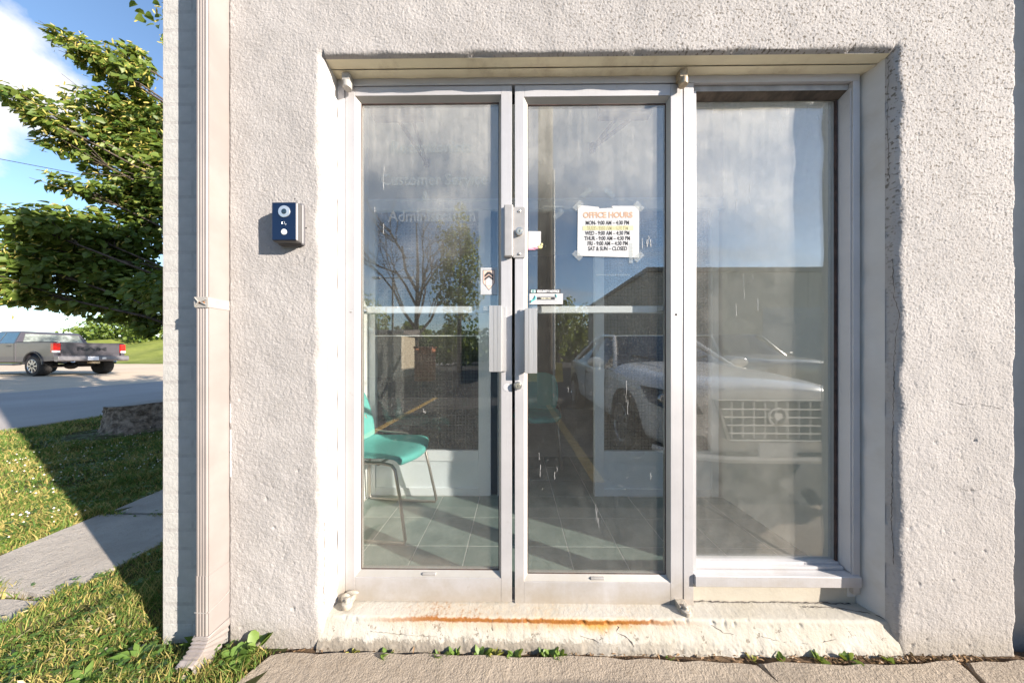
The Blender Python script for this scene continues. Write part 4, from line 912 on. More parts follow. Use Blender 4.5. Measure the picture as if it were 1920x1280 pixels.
# grass
GG = np.random.default_rng(5)
def in_slab(x, y):
    return ((x > -2.80) & (x < -2.02) & (((y > -.42) & (y < .172)) | ((y > .232) & (y < .782)) | ((y > .832) & (y < 1.45)) | ((y > 1.49) & (y < 2.1))))
def blades(n, x0, x1, y0, y1, h0, h1, wd, seed, dens=None, edge=0):
    g = np.random.default_rng(seed); x = g.uniform(x0, x1, n); y = g.uniform(y0, y1, n)
    k = ~in_slab(x, y) & ~((x > -1.36) & (y > -.01)) & ~((x > -.945 + .3 * (y + .2)) & (y < 0) & (x > -1.06 + .12 * np.sin(y * 30)))
    k &= ~(((x + 5.52) / .62) ** 2 + ((y - 3.0) / .6) ** 2 < 1)
    if dens is not None: k &= g.random(n) < dens(x, y)
    x, y = x[k], y[k]; n = len(x); z = lawn_h(x, y) - .004
    a = g.uniform(0, 6.283, n); h = g.uniform(h0, h1, n) * (1 + .35 * np.sin(x * 7.1) * np.sin(y * 6.3)); le = g.uniform(.25, 1.0, n) * h; la = g.uniform(0, 6.283, n)
    dx, dy = np.cos(a) * wd / 2, np.sin(a) * wd / 2; lx, ly = np.cos(la) * le, np.sin(la) * le
    b = np.stack([x, y, z], -1); w_ = np.stack([dx, dy, 0 * dx], -1); mid = b + np.stack([lx * .35, ly * .35, h * .62], -1); tip = b + np.stack([lx, ly, h], -1)
    V = np.stack([b - w_, b + w_, mid + w_ * .8, mid - w_ * .8, tip + w_ * .12, tip - w_ * .12], 1).reshape(-1, 3); o = np.arange(n, dtype=np.int32)[:, None, None] * 6
    F = (np.array([[0, 1, 2, 3], [3, 2, 4, 5]], np.int32)[None] + o).reshape(-1, 4); return V, F
def blade_mat(name, g1, g2, straw, amt):
    k = NT(name); g = k.n('ShaderNodeNewGeometry'); r = g.outputs['Random Per Island']
    c = k.mix(r, g1, g2); patch = k.noise(2.2, 5, .65); f = k.math('MULTIPLY', k.step(k.math('ADD', k.math('MULTIPLY', k.math('FRACT', k.math('MULTIPLY', r, 17.3)), .55), patch), .86 - amt, 1.02 - amt), 1.0)
    c = k.mix(f, c, straw); d = k.bsdf(c, .6, 0, None, .25); t = k.n('ShaderNodeBsdfTranslucent'); k.put(t.inputs[0], c); m = k.n('ShaderNodeMixShader'); m.inputs[0].default_value = .3
    k.t.links.new(d, m.inputs[1]); k.t.links.new(t.outputs[0], m.inputs[2]); return k.done(m.outputs[0])
BLADE = blade_mat('grass_blade', (.075, .145, .025), (.16, .23, .045), (.42, .34, .115), .10)
Vs, Fs, off = [], [], 0
for args in ((52000, -2.1, -.9, -.6, 1.2, .014, .05, .0030, 41), (48000, -3.6, -2.0, -.7, 2.2, .015, .05, .0040, 42), (52000, -5.4, -2.8, -.4, 4.0, .02, .055, .0075, 43), (40000, -7.25, -5.0, .2, 7.0, .02, .06, .011, 44), (9000, -7.25, -1.5, 4, 14, .03, .07, .02, 45)):
    V, F = blades(*args); Vs.append(V); Fs.append(F + off); off += len(V)
tag(link('grass', mesh_np('grass', np.concatenate(Vs), np.concatenate(Fs), BLADE)), kind='stuff')
# clover in the lawn: leaves and white heads
TRI = [(0, 0, 0), (-.42, .5, .08), (-.22, 1, .05), (.22, 1, .05), (.42, .5, .08)]
n = 16000; x = GG.uniform(-6.8, -1.0, n); y = GG.uniform(-.5, 4.6, n); k = ~in_slab(x, y) & ~((x > -1.36) & (y > -.02)) & ~((x > -1.02) & (y < 0)); patch = np.sin(x * 2.3 + 1) * np.sin(y * 2.9) + .35 * np.sin(x * 9) * np.sin(y * 8); k &= patch > -.15; x, y = x[k], y[k]
pos = np.stack([x, y, lawn_h(x, y) + GG.uniform(.012, .045, len(x))], -1)
a = GG.uniform(0, 6.28, len(x)); Ps, Ts, Ns, Ss = [], [], [], []
for q in range(3):
    t = a + q * 2.094; Ps.append(pos); Ts.append(np.stack([np.cos(t), np.sin(t), GG.uniform(-.1, .35, len(x))], -1)); Ns.append(np.tile([0, 0, 1.], (len(x), 1)) + GG.normal(0, .25, (len(x), 3))); Ss.append(GG.uniform(.011, .019, len(x)))
V, F = leafset(TRI, [(0, 1, 2, 3, 4)], np.concatenate(Ps), frames(np.concatenate(Ts), np.concatenate(Ns)), np.concatenate(Ss))
CLOV = leaf_mat('clover_leaf', (.05, .115, .02), (.095, .17, .035), .25)
tag(link('clover', mesh_np('clover', V, F, CLOV)), kind='stuff')
n = 420; x = -2.6 - 2.6 * GG.random(n) ** 1.1; y = GG.uniform(.4, 3.6, n); k = ~in_slab(x, y) & (np.sin(x * 3 + y) + np.sin(y * 4) > -1.1); x, y = x[k], y[k]
OCT = [(0, 0, -.6), (.5, 0, 0), (0, .5, 0), (-.5, 0, 0), (0, -.5, 0), (0, 0, .5)]; OCTF = [(0, 2, 1), (0, 3, 2), (0, 4, 3), (0, 1, 4), (5, 1, 2), (5, 2, 3), (5, 3, 4), (5, 4, 1)]
V, F = leafset(OCT, OCTF, np.stack([x, y, lawn_h(x, y) + GG.uniform(.045, .07, len(x))], -1), np.tile(np.eye(3), (len(x), 1, 1)), GG.uniform(.009, .016, len(x)))
tag(link('clover_flowers', mesh_np('clover_flowers', V, F, mat('clover_white', (.66, .64, .56), .8))), kind='stuff')
# broad weeds and leaf litter by the downspout and along the wall foot
WEED = leaf_mat('weed_leaf', (.085, .16, .03), (.17, .25, .055), .3); WEEDY = leaf_mat('weed_leaf_yellow', (.22, .25, .05), (.36, .33, .09), .3)
LONG = [(0, 0, 0), (-.10, .25, .05), (-.17, .6, .04), (0, 1.0, -.14), (.17, .6, .04), (.10, .25, .05), (0, .5, 0)]; LONGF = [(0, 6, 2, 1), (6, 3, 2), (0, 5, 4, 6), (6, 4, 3)]
LONGT = [(0, 6, 1), (1, 6, 2), (6, 3, 2), (0, 5, 6), (5, 4, 6), (6, 4, 3)]
def weed(label, x, y, z, n, r, m, seed, tmpl=LONG, tf=LONGT, up=.5, name='weed', group='weeds along the foot of the wall'):
    g = np.random.default_rng(seed); a = g.uniform(0, 6.28, n); t = np.stack([np.cos(a), np.sin(a) * .8, up + g.uniform(-.35, .6, n)], -1); nn = np.tile([0, 0, 1.], (n, 1)) - t * .3 + g.normal(0, .2, (n, 3))
    pos = np.stack([x + np.cos(a) * r * .15, y + np.sin(a) * r * .12, np.full(n, z)], -1) + g.normal(0, r * .16, (n, 3)) * np.array([1, .5, .25]); pos[:, 2] = np.maximum(pos[:, 2], z)
    V, F = leafset(tmpl, tf, pos, frames(t, nn), g.uniform(.5, 1.05, n) * r)
    o = link(name, mesh_np(name, V, F, m)); return tag(o, label, 'weed', group)
OVAL = [(0, 0, 0), (-.26, .2, .06), (-.36, .55, .08), (-.2, .9, .03), (0, 1.0, -.04), (.2, .9, .03), (.36, .55, .08), (.26, .2, .06), (0, .5, 0)]
weed('broad leafed weed leaning out between the downspout and the walkway', -1.005, -.055, -.01, 26, .046, WEED, 1, OVAL, HEARTF, .55)
weed('low clump of small leaves at the walkway corner by the elbow', -.975, -.085, -.015, 30, .038, WEED, 2, OVAL, HEARTF, .5)
weed('fresh weed leaf cluster against the stucco beside the downspout', -.955, -.022, .0, 10, .055, WEED, 3, OVAL, HEARTF, .9)
weed('grassy weed behind the downspout elbow', -1.165, -.02, -.01, 20, .07, WEED, 4, LONG, LONGT, 1.2)
WL = ('green weed rosette right at the foot of the brick corner', 'yellowing weed rosette just left of the elbow outlet', 'green weed rosette between the elbow outlet and the shaded lawn', 'green weed rosette at the edge of the building shadow',
      'yellowing weed rosette furthest left among the bottom weeds', 'green weed rosette below the elbow outlet at the picture foot', 'small green rosette nearest the sunlit paving slab', 'green rosette cut by the bottom edge left of the elbow')
for i, (x, y, s_, m) in enumerate(((-1.36, -.06, .085, WEED), (-1.30, -.12, .08, WEEDY), (-1.44, -.14, .075, WEED), (-1.52, -.05, .07, WEED), (-1.58, -.16, .075, WEEDY), (-1.25, -.19, .08, WEED), (-1.68, .02, .065, WEED), (-1.40, -.24, .08, WEED))):
    weed(WL[i], x, y, -.008, 30, s_ * .7, m, 30 + i, LONG, LONGT, .35, group='weed rosettes by the corner')
spots = [(-.60, .022), (-.475, .035), (-.28, .032), (-.22, .026), (-.13, .034), (-.07, .028), (.0, .026), (.13, .036), (.17, .030), (.57, .016), (.87, .014), (.97, .020), (1.11, .026), (1.21, .030), (1.36, .020)]
SL = ['seedling furthest left in the soil joint, below the left jamb', 'upright seedling below the left door hinge side', 'bushy seedling below the middle of the left door', 'seedling just right of the bushy one below the left door',
      'wide seedling pair left of the door gap', 'seedling right of the wide pair left of the door gap', 'small seedling straight below the gap between the doors', 'tall seedling below the left part of the right door', 'seedling touching the tall one below the right door',
      'tiny yellow seedling below the right pivot', 'tiny seedling below the mullion right of the pivot', 'seedling below the left half of the side window', 'seedling below the middle of the side window', 'largest seedling below the right half of the side window', 'seedling at the right corner of the step']
for i, (x, s_) in enumerate(spots):
    weed(SL[i], x, -.022, -.032, 7 + i % 4, s_ * 1.25, WEED if i % 5 else WEEDY, 60 + i, OVAL, HEARTF, .9, name='seedling', group='seedlings in the joint below the step')
g = np.random.default_rng(8); n = 900; x = g.uniform(-1.0, 2.4, n); x = np.where(g.random(n) < .5, g.uniform(1.1, 1.75, n), x); y = g.uniform(-.035, -.004, n); pos = np.stack([x, y, np.full(n, -.029) + g.uniform(0, .006, n)], -1)
V, F = leafset(LONG, LONGT, pos, frames(g.normal(0, 1, (n, 3)) * np.array([1, 1, .25]), np.tile([0, 0, 1.], (n, 1)) + g.normal(0, .4, (n, 3))), g.uniform(.006, .022, n))
tag(link('leaf_litter', mesh_np('leaf_litter', V, F, leaf_mat('dry_litter', (.14, .075, .04), (.30, .19, .10), .1))), kind='stuff')
n = 700; x = g.uniform(-2.6, -.98, n); y = g.uniform(-.45, .1, n); k = (x < -1.37) | (y < -.07); x, y = x[k], y[k]; n = len(x); pos = np.stack([x, y, lawn_h(x, y) + g.uniform(.012, .03, n)], -1)
V, F = leafset(LONG, LONGT, pos, frames(g.normal(0, 1, (n, 3)) * np.array([1, 1, .2]), np.tile([0, 0, 1.], (n, 1)) + g.normal(0, .4, (n, 3))), g.uniform(.012, .03, n))
tag(link('dry_grass', mesh_np('dry_grass', V, F, leaf_mat('dry_straw', (.38, .31, .15), (.50, .42, .24), .2))), kind='stuff')
V, F = leafset(OCT, OCTF, np.stack([g.uniform(-2.3, -1.0, 60), g.uniform(-.42, -.1, 60), np.full(60, .0)], -1), np.tile(np.eye(3), (60, 1, 1)), g.uniform(.012, .05, 60))
tag(link('rubble', mesh_np('rubble', V, F, mat('stone_chip', (.40, .32, .27), .9, var=.3, vs=20))), kind='stuff')

# stump
st = thing('tree_stump', 'wide weathered tree stump with dark rough bark on the lawn edge', 'tree stump', (-5.52, 3.2, 0))
def stump():
    n, m = 96, 14; V = []; r_ = np.random.default_rng(3); ph = r_.uniform(0, 6.28, 8)
    for i in range(m):
        t = i / (m - 1)
        for j in range(n):
            a = 2 * math.pi * j / n; lob = 1 + .10 * math.sin(3 * a + ph[0]) + .06 * math.sin(5 * a + ph[1]) + .03 * math.sin(9 * a + ph[2]) * (1 - t * .5) + -.045 * abs(math.sin(15 * a + math.sin(t * 4))) + .012 * math.sin(31 * a + 2 * math.sin(t * 5)) + .012 * r_.standard_normal()
            fl = 1 + .16 * (1 - t) ** 2.2; r0 = .43 * lob * fl
            V.append((-5.52 + r0 * math.cos(a) * 1.06, 3.2 + r0 * math.sin(a), -.05 + .415 * t + .03 * math.cos(a) * t))
    F = [(i * n + j, i * n + (j + 1) % n, (i + 1) * n + (j + 1) % n, (i + 1) * n + j) for i in range(m - 1) for j in range(n)]
    mb = MB().add(V, F); bk = obj('bark', mb, ground_mat('stump_bark', (.10, .074, .056), (.42, .33, .26), 16, 1.0, 50), st, smooth=True, angle=50)
    top = V[-n:]; T = [(-5.52, 3.2, .370)]; 
    for k_ in (.5, .97): T += [(-5.52 + (x + 5.52) * k_, 3.2 + (y - 3.2) * k_, .370 + (z - .370) * k_ + .002) for x, y, z in top]
    F = [(0, 1 + j, 1 + (j + 1) % n) for j in range(n)] + [(1 + j, 1 + n + j, 1 + n + (j + 1) % n, 1 + (j + 1) % n) for j in range(n)]
    obj('cut_face', MB().add(T, F), ground_mat('weathered_wood', (.30, .28, .265), (.46, .42, .39), 22, .6, 90), st)
stump()

# power lines beyond the tree
WIRE = mat('cable_black', (.03, .03, .035), .6)
for lab, p0, p1, sag in (('upper overhead cable crossing the sky left of the tree', (-60, 19, 19.8), (20, 60, 21.5), 1.2), ('lower thin overhead cable crossing the sky left of the tree', (-60, 19, 15.0), (20, 60, 15.6), 1.2)):
    a, b = Vector(p0), Vector(p1); tag(obj('overhead_cable', MB().tube([a.lerp(b, t / 20) - Vector((0, 0, sag * 4 * (t / 20) * (1 - t / 20))) for t in range(21)], .03, 5), WIRE), lab, 'cable', 'overhead cables')

# ------------------------------------------------------------------ vehicles
TYRE = mat('tyre_rubber', (.03, .028, .027), .85, bump=.3, bs=60); RIM = mat('alloy_rim', (.62, .61, .60), .3, .8); LAMP = mat('clear_lamp', (.62, .64, .66), .08, .2, var=.2, vs=14); RED = mat('red_lamp', (.42, .010, .008), .12, var=.1)
CHROME = mat('chrome', (.75, .75, .74), .1, 1.0); BLKP = mat('black_trim', (.02, .02, .022), .45); CGL = mat('car_glass', (.02, .03, .035), .03, var=.1, spec=1.0)
def wheel(parent, x, y, r, wd, side, spokes=10, dark=False):
    w_ = obj('wheel', MB().lathe((x, y, r), (0, side, 0), [(-wd, r * .6), (-wd, r * .93), (-wd * .85, r), (-wd * .15, r), (0, r * .94), (.006, r * .8), (.004, r * .66), (-.03, r * .64)], 28), TYRE, parent, smooth=True, angle=35)
    m_ = MB().lathe((x, y - side * .035, r), (0, side, 0), [(0, r * .62), (.012, r * .62)], 24)
    rb = obj('hub_well', m_, BLKP, w_)
    s_ = MB().lathe((x, y - side * .022, r), (0, side, 0), [(0, r * .13), (.016, r * .12), (.02, r * .06)], 14)
    for i in range(spokes):
        a = 2 * math.pi * i / spokes; s0 = len(s_.v); s_.box((r * .08, -.011 * (1.9 if dark else 1), -r * .05), (r * .63, .011, r * .05)); s_.xform(Matrix.Translation((x, y - side * .010, r)) @ Matrix.Rotation(a, 4, 'Y'), s0)
    s_.lathe((x, y - side * .02, r), (0, side, 0), [(0, r * .66), (.02, r * .66), (.024, r * .63), (.01, r * .60), (0, r * .60)], 28, cap=False)
    obj('rim', s_, RIM, w_)
    return w_
def sedan(label, loc, rz, paint, sections, wheels, group, front=None):
    t = thing('parked_car', label, 'car', (0, 0, 0), group)
    rows = []
    for (x, w_, zb, be, tp, wt) in sections:
        h = [(0, zb), (w_ * .88, zb), (w_ * .98, zb + .13), (w_, (zb + be) / 2 + .06), (w_ * .975, be - .04), (w_ * .93, be), (wt, tp - .025), (wt * .62, tp), (0, tp + .012)]
        rows.append([(x, y, z) for y, z in h] + [(x, -y, z) for y, z in h[-2:0:-1]])
    n = len(rows[0]); V = [p for r_ in rows for p in r_]; body, glas = [], []
    for i in range(len(rows) - 1):
        cab = sections[i][6 - 1] is not None
        x = (sections[i][0] + sections[i + 1][0]) / 2; hh = max(sections[i][4] - sections[i][3], 0); hh2 = max(sections[i + 1][4] - sections[i + 1][3], 0)
        for j in range(n):
            f = (i * n + j, i * n + (j + 1) % n, (i + 1) * n + (j + 1) % n, (i + 1) * n + j)
            jj = j if j < 8 else n - 1 - j
            side = jj == 5 and max(hh, hh2) > .3; top = jj in (6, 7) and abs(hh - hh2) > .2
            (glas if side or top else body).append(f)
    body.append(tuple(range(n))[::-1]); body.append(tuple((len(rows) - 1) * n + k for k in range(n)))
    def sub(nm, F, m):
        used = sorted({i for f in F for i in f}); mp = {u: k for k, u in enumerate(used)}; mb = MB().add([V[u] for u in used], [tuple(mp[i] for i in f) for f in F]); o = obj(nm, mb, m, t, smooth=True, angle=180)
        s_ = o.modifiers.new('s', 'SUBSURF'); s_.levels = 2; s_.render_levels = 2; return o
    sub('body', body, paint); sub('windows', glas, CGL)
    # pillars and roof rails drawn over the glass edges
    cabs = [s_ for s_ in sections if s_[4] - s_[3] > .3]; c0 = [s_ for s_ in sections if s_[0] > cabs[0][0]][-1]; c3 = [s_ for s_ in sections if s_[0] < cabs[-1][0]][0]
    for sy in (-1, 1):
        P = [(c0[0], sy * c0[1] * .88, c0[3] + .01), (cabs[0][0] + .03, sy * (cabs[0][5] - .005), cabs[0][4] - .02)] + [(c_[0], sy * (c_[5] + .0), c_[4] - .012) for c_ in cabs] + [(c3[0], sy * c3[1] * .88, c3[3] + .01)]
        obj('roof_rail', MB().tube(P, [.035, .03] + [.03] * len(cabs) + [.05], 8), paint, t, smooth=True)
        mid = cabs[len(cabs) // 2]; obj('pillar', MB().tube([(mid[0], sy * mid[1] * .935, mid[3]), (mid[0] - .05, sy * (mid[5] + .012), mid[4] - .03)], .035, 6), BLKP, t)
        obj('belt_trim', MB().tube([(c0[0] + .05, sy * c0[1] * .945, c0[3])] + [(c_[0], sy * c_[1] * .945, c_[3]) for c_ in cabs] + [(c3[0], sy * c3[1] * .945, c3[3])], .012, 5), CHROME, t)
        mr = obj('mirror', MB().ellipsoid((c0[0] - .22, sy * (c0[1] + .10), c0[3] + .10), (.075, .12, .075), 14, 8), paint, t, smooth=True)
        for hx in (cabs[0][0] + .15, mid[0] - .55): obj('door_handle', MB().box((hx - .5 - .1, sy * .935 - .02, .80), (hx - .5 + .1, sy * .935 + .02, .83)), CHROME, t)
        for dx in (c0[0] - .10, mid[0] - .02, mid[0] - 1.0): obj('door_seam', MB().tube([(dx, sy * .925, .32), (dx, sy * .937, .62), (dx, sy * .915, .90)], .006, 4), BLKP, t)
        for wx in wheels:
            obj('wheel_arch', MB().lathe((wx, sy * .80, .335), (0, sy, 0), [(0, .39), (.138, .39)], 26), BLKP, t)
            wheel(t, wx, sy * .955, .335, .21, sy)
    if front: front(t)
    for ch in t.children: ch.matrix_parent_inverse = Matrix.Identity(4)
    t.location = loc; t.rotation_euler = (0, 0, rz); return t
WPAINT = mat('white_car_paint', (.84, .825, .79), .18, var=.02, Coat_Weight=.6); GPAINT = mat('beige_car_paint', (.44, .41, .36), .25, .3, var=.03, Coat_Weight=.6)
SED = [(0, .60, .30, .68, .77, .46), (-.06, .75, .24, .74, .83, .56), (-.28, .86, .21, .79, .88, .64), (-.65, .91, .20, .82, .92, .70), (-1.10, .925, .20, .86, .965, .74), (-1.50, .925, .20, .90, 1.01, .76), (-2.25, .925, .20, .93, 1.41, .60), (-2.75, .925, .20, .95, 1.46, .60), (-3.35, .925, .20, .97, 1.43, .585), (-4.10, .915, .22, 1.0, 1.09, .66), (-4.60, .88, .26, 1.0, 1.05, .62), (-4.82, .80, .30, .90, .98, .52), (-4.88, .70, .36, .76, .82, .42)]
def sed_front(t):
    g = MB(); g.prism([(-.38, .40), (.38, .40), (.48, .73), (-.48, .73)], 0, -.02, .020); gr = obj('grille', g, mat('grille_dark', (.03, .03, .03), .4, .3), t)
    b = MB()
    for i in range(4): z = .46 + i * .066; b.box((.018, -.38 - .02 * i, z - .006), (.034, .38 + .02 * i, z + .006))
    for i in range(9): y = -.36 + i * .09; b.box((.016, y - .004, .415), (.031, y + .004, .720))
    for a_, c_ in (((-.38, .40), (.38, .40)), ((.38, .40), (.48, .73)), ((.48, .73), (-.48, .73)), ((-.48, .73), (-.38, .40))): b.tube([(.030, a_[0], a_[1]), (.030, c_[0], c_[1])], .010, 6)
    obj('grille_bars', b, CHROME, gr)
    e = MB().lathe((.036, 0, .60), (1, 0, 0), [(0, .078), (.012, .076), (.014, .066), (.006, .064), (0, .064)], 24, cap=False).prism([(-.030, .628), (.030, .628), (.030, .600), (.018, .578), (0, .570), (-.018, .578), (-.030, .600)], 0, .036, .048); obj('emblem', e, CHROME, gr)
    pl = obj('number_plate', MB().box((.035, -.152, .265), (.047, .152, .385)), mat('plate_white', (.62, .64, .66), .5), t, bevel=.004)
    for sy in (-1, 1):
        hl = MB(); pts = [(-.03, .52), (-.06, .50), (-.13, .475), (-.33, .455)]
        v = [(-.02, sy * .56, .60), (-.10, sy * .76, .60), (-.34, sy * .885, .66), (-.50, sy * .905, .80), (-.22, sy * .80, .785), (-.045, sy * .60, .70)]
        v2 = [(x + .05, y + sy * .03, z + .01) for x, y, z in v]; hl.add(v2 + v, [(0, 1, 2, 3, 4, 5), (11, 10, 9, 8, 7, 6)] + [(i, (i + 1) % 6, 6 + (i + 1) % 6, 6 + i) for i in range(6)])
        h = obj('headlight', hl, mat('headlight_glass', (.10, .105, .11), .06, .2, var=.3, vs=12, Coat_Weight=1.0), t); obj('lens', MB().ellipsoid((-.03, sy * .72, .675), (.035, .06, .06), 14, 8).ellipsoid((-.16, sy * .85, .715), (.035, .05, .05), 12, 8), mat('lamp_silver', (.7, .7, .7), .1, .8), h, smooth=True)
        obj('fog_light', MB().prism([(sy * .50, .30), (sy * .72, .30), (sy * .74, .42), (sy * .56, .42)], 0, -.05, .012), BLKP, t)
    obj('lower_intake', MB().box((-.03, -.40, .235), (.026, .40, .285)), BLKP, t); obj('bumper_lip', MB().tube([(-.30, -.87, .25), (-.06, -.70, .245), (.02, -.40, .24), (.025, 0, .24), (.02, .40, .24), (-.06, .70, .245), (-.30, .87, .25)], .03, 6), WPAINT, t)
    obj('hood_crease', MB().tube([(-.16, .30, .795), (-.7, .40, .905), (-1.45, .50, 1.005)], .010, 5).tube([(-.16, -.30, .795), (-.7, -.40, .905), (-1.45, -.50, 1.005)], .010, 5), WPAINT, t)
    for sy in (-1, 1): obj('wiper', MB().tube([(-1.52, sy * .15, 1.02), (-1.66, sy * .55, 1.10)], .008, 4), BLKP, t)
sedan('white parked sedan mirrored in the right door and side window', (2.15, -1.04, -.02), R(91), WPAINT, SED, (-.92, -3.80), None, sed_front)
SUV = [(0, .60, .36, .80, .90, .5), (-.08, .78, .30, .88, .98, .60), (-.35, .90, .26, .95, 1.04, .68), (-1.0, .93, .25, 1.0, 1.10, .74), (-1.30, .93, .25, 1.02, 1.13, .76), (-1.95, .93, .25, 1.05, 1.66, .66), (-2.8, .93, .25, 1.07, 1.72, .66), (-3.7, .93, .25, 1.08, 1.69, .65), (-4.35, .90, .28, 1.10, 1.20, .70), (-4.50, .82, .34, 1.0, 1.05, .6)]
sedan('beige taller parked car mirrored behind the white sedan', (6.0, -4.5, -.03), R(90), GPAINT, SUV, (-.95, -3.62), None)

# dark grey pickup on the gravel lot
def pickup(label, loc, rz):
    t = thing('pickup_truck', label, 'pickup truck', (0, 0, 0))
    PT = mat('grey_truck_paint', (.060, .054, .064), .34, .1, var=.04, Coat_Weight=.25); GLS = mat('truck_glass', (.035, .075, .105), .05, spec=.9); BUMP = mat('bumper_grey', (.16, .15, .155), .35, .3)
    g = 0.0
    def arch(cx, r, z0, n=9): return [(cx + r * math.cos(math.pi * i / n), z0 + r * math.sin(math.pi * i / n)) for i in range(n, -1, -1)][::-1]
    for sy in (-1, 1):
        bed = [(-1.12, .66), (-1.12, 1.40), (-1.08, 1.44), (1.00, 1.44), (1.00, .60)] + [(.53, .60)] + [(p[0], p[1]) for p in arch(0, .53, .50)][1:-1] + [(-.53, .62)]
        obj('bed_side', MB().prism(bed, 1, sy * .88, sy * 1.0), PT, t, bevel=.02)
        cabp = [(1.02, .60), (1.02, 1.42), (3.05, 1.42), (3.2, 1.36), (4.55, 1.28), (4.72, 1.0), (4.72, .62), (4.16, .62)] + [(p[0] + 3.62, p[1]) for p in arch(0, .53, .50)][1:-1] + [(3.09, .58)]
        obj('cab_side', MB().prism(cabp, 1, sy * .86, sy * 1.0), PT, t, bevel=.025)
        obj('bed_rail', MB().box((-1.10, sy * .86, 1.445), (1.0, sy * 1.005, 1.470)), BLKP, t, bevel=.006)
        for a in (0, 3.62):
            obj('wheel_flare', MB().tube([(a + p[0], sy * 1.0, p[1]) for p in arch(0, .535, .50, 14)], .035, 6), BLKP, t)
            wheel(t, a, sy * 1.03, .435, .33, sy, 8, True)
        obj('running_board', MB().tube([(.75, sy * .98, .52), (.95, sy * 1.06, .50), (3.0, sy * 1.06, .50), (3.2, sy * .98, .52)], .045, 8), mat('step_bar', (.10, .10, .105), .3, .7), t)
        # cab glasshouse, leaning in
        for x0, x1, x2, x3 in ((1.15, 1.98, 1.95, 1.28), (2.08, 3.02, 2.50, 2.05)):
            y0, y1 = sy * 1.000, sy * .805
            obj('side_window', MB().add([(x0, y0 - sy * .012, 1.42), (x1, y0 - sy * .012, 1.42), (x2, y1 + sy * .012, 1.88), (x3, y1 + sy * .012, 1.88), (x0, y0 - sy * .05, 1.42), (x1, y0 - sy * .05, 1.42), (x2, y1 - sy * .03, 1.88), (x3, y1 - sy * .03, 1.88)], [(0, 1, 2, 3), (7, 6, 5, 4), (0, 1, 5, 4), (1, 2, 6, 5), (2, 3, 7, 6), (3, 0, 4, 7)]), GLS, t)
        obj('door_handle', MB().box((1.30, sy * 1.0, 1.27), (1.50, sy * 1.03, 1.31)).box((2.25, sy * 1.0, 1.27), (2.45, sy * 1.03, 1.31)), BLKP, t, bevel=.008)
        obj('door_seam', MB().box((1.99, sy * .999, .66), (2.005, sy * 1.004, 1.42)).box((1.10, sy * .999, .66), (1.112, sy * 1.004, 1.42)).box((3.06, sy * .999, .66), (3.072, sy * 1.004, 1.40)), BLKP, t)
        obj('mirror', MB().ellipsoid((2.90, sy * 1.16, 1.52), (.07, .12, .13), 12, 8), PT, t, smooth=True)
        # tail light wraps the corner: red with a clear lower third
        tl = obj('tail_light', MB().box((-1.155, sy * .83, 1.0), (-.98, sy * 1.012, 1.405)), RED, t, bevel=.02, seg=3); obj('reverse_lens', MB().box((-1.162, sy * .842, 1.005), (-1.05, sy * 1.016, 1.095)), LAMP, tl, bevel=.012)
        ex = obj('exhaust_tip', MB().lathe((-1.30, sy * .60, .66), (-1, 0, 0), [(-.16, .055), (0, .066), (.02, .068), (.015, .052), (-.10, .05)], 16, cap=False), CHROME, t, smooth=True)
        obj('hub_cap', MB().ellipsoid((0, sy * 1.035, .435), (.06, .02, .06), 10, 6), BLKP, t)
    # glasshouse frame and roof
    fr_ = [(1.06, 1.42), (1.22, 1.90), (1.34, 1.955), (2.44, 1.955), (2.60, 1.90), (3.12, 1.40)]
    V = []; 
    for (x, z) in fr_:
        yy = .985 - (z - 1.42) / .48 * .20 if z > 1.42 else .985; V += [(x, -yy, z), (x, yy, z)]
    F = [(0, 2, 3, 1), (2, 4, 5, 3), (4, 6, 7, 5), (6, 8, 9, 7), (8, 10, 11, 9), (0, 1, 11, 10), tuple(range(0, 12, 2)), tuple(range(11, 0, -2))]
    obj('cab_roof', MB().add(V, F), PT, t, bevel=.02)
    obj('rear_window', MB().add([(1.055, -.80, 1.48), (1.055, .80, 1.48), (1.165, .70, 1.84), (1.165, -.70, 1.84), (1.10, -.80, 1.48), (1.10, .80, 1.48), (1.20, .70, 1.84), (1.20, -.70, 1.84)], [(0, 1, 2, 3), (7, 6, 5, 4), (0, 1, 5, 4), (1, 2, 6, 5), (2, 3, 7, 6), (3, 0, 4, 7)]), mat('rear_glass', (.20, .22, .20), .08, var=.5, vs=4), t)
    obj('windscreen', MB().add([(3.10, -.90, 1.45), (3.10, .90, 1.45), (2.64, .74, 1.88), (2.64, -.74, 1.88), (3.0, 0, 1.45)], [(0, 1, 2, 3), (0, 4, 1)]), GLS, t)
    obj('bed_floor', MB().box((-1.08, -.875, .80), (1.0, .875, .84)), BLKP, t); obj('bed_front', MB().box((.93, -.875, .85), (1.0, .875, 1.44)), PT, t)
    obj('floor_pan', MB().box((1.02, -.855, .56), (4.6, .855, .70)), BLKP, t); obj('hood', MB().prism([(3.1, 1.37), (3.2, 1.37), (4.5, 1.30), (4.70, 1.18), (4.74, .75), (3.1, .75)], 1, -.855, .855), PT, t, bevel=.03)
    tg = obj('tailgate', MB().box((-1.135, -.825, .80), (-1.075, .825, 1.435)), PT, t, bevel=.015, seg=3)
    box('spoiler_lip', (-1.165, -.82, 1.405), (-1.06, .82, 1.448), PT, tg, .012); box('press_line', (-1.150, -.80, .985), (-1.1355, .80, 1.005), PT, tg, .004); box('press_line', (-1.147, -.80, .870), (-1.1355, .80, .885), BUMP, tg, .003)
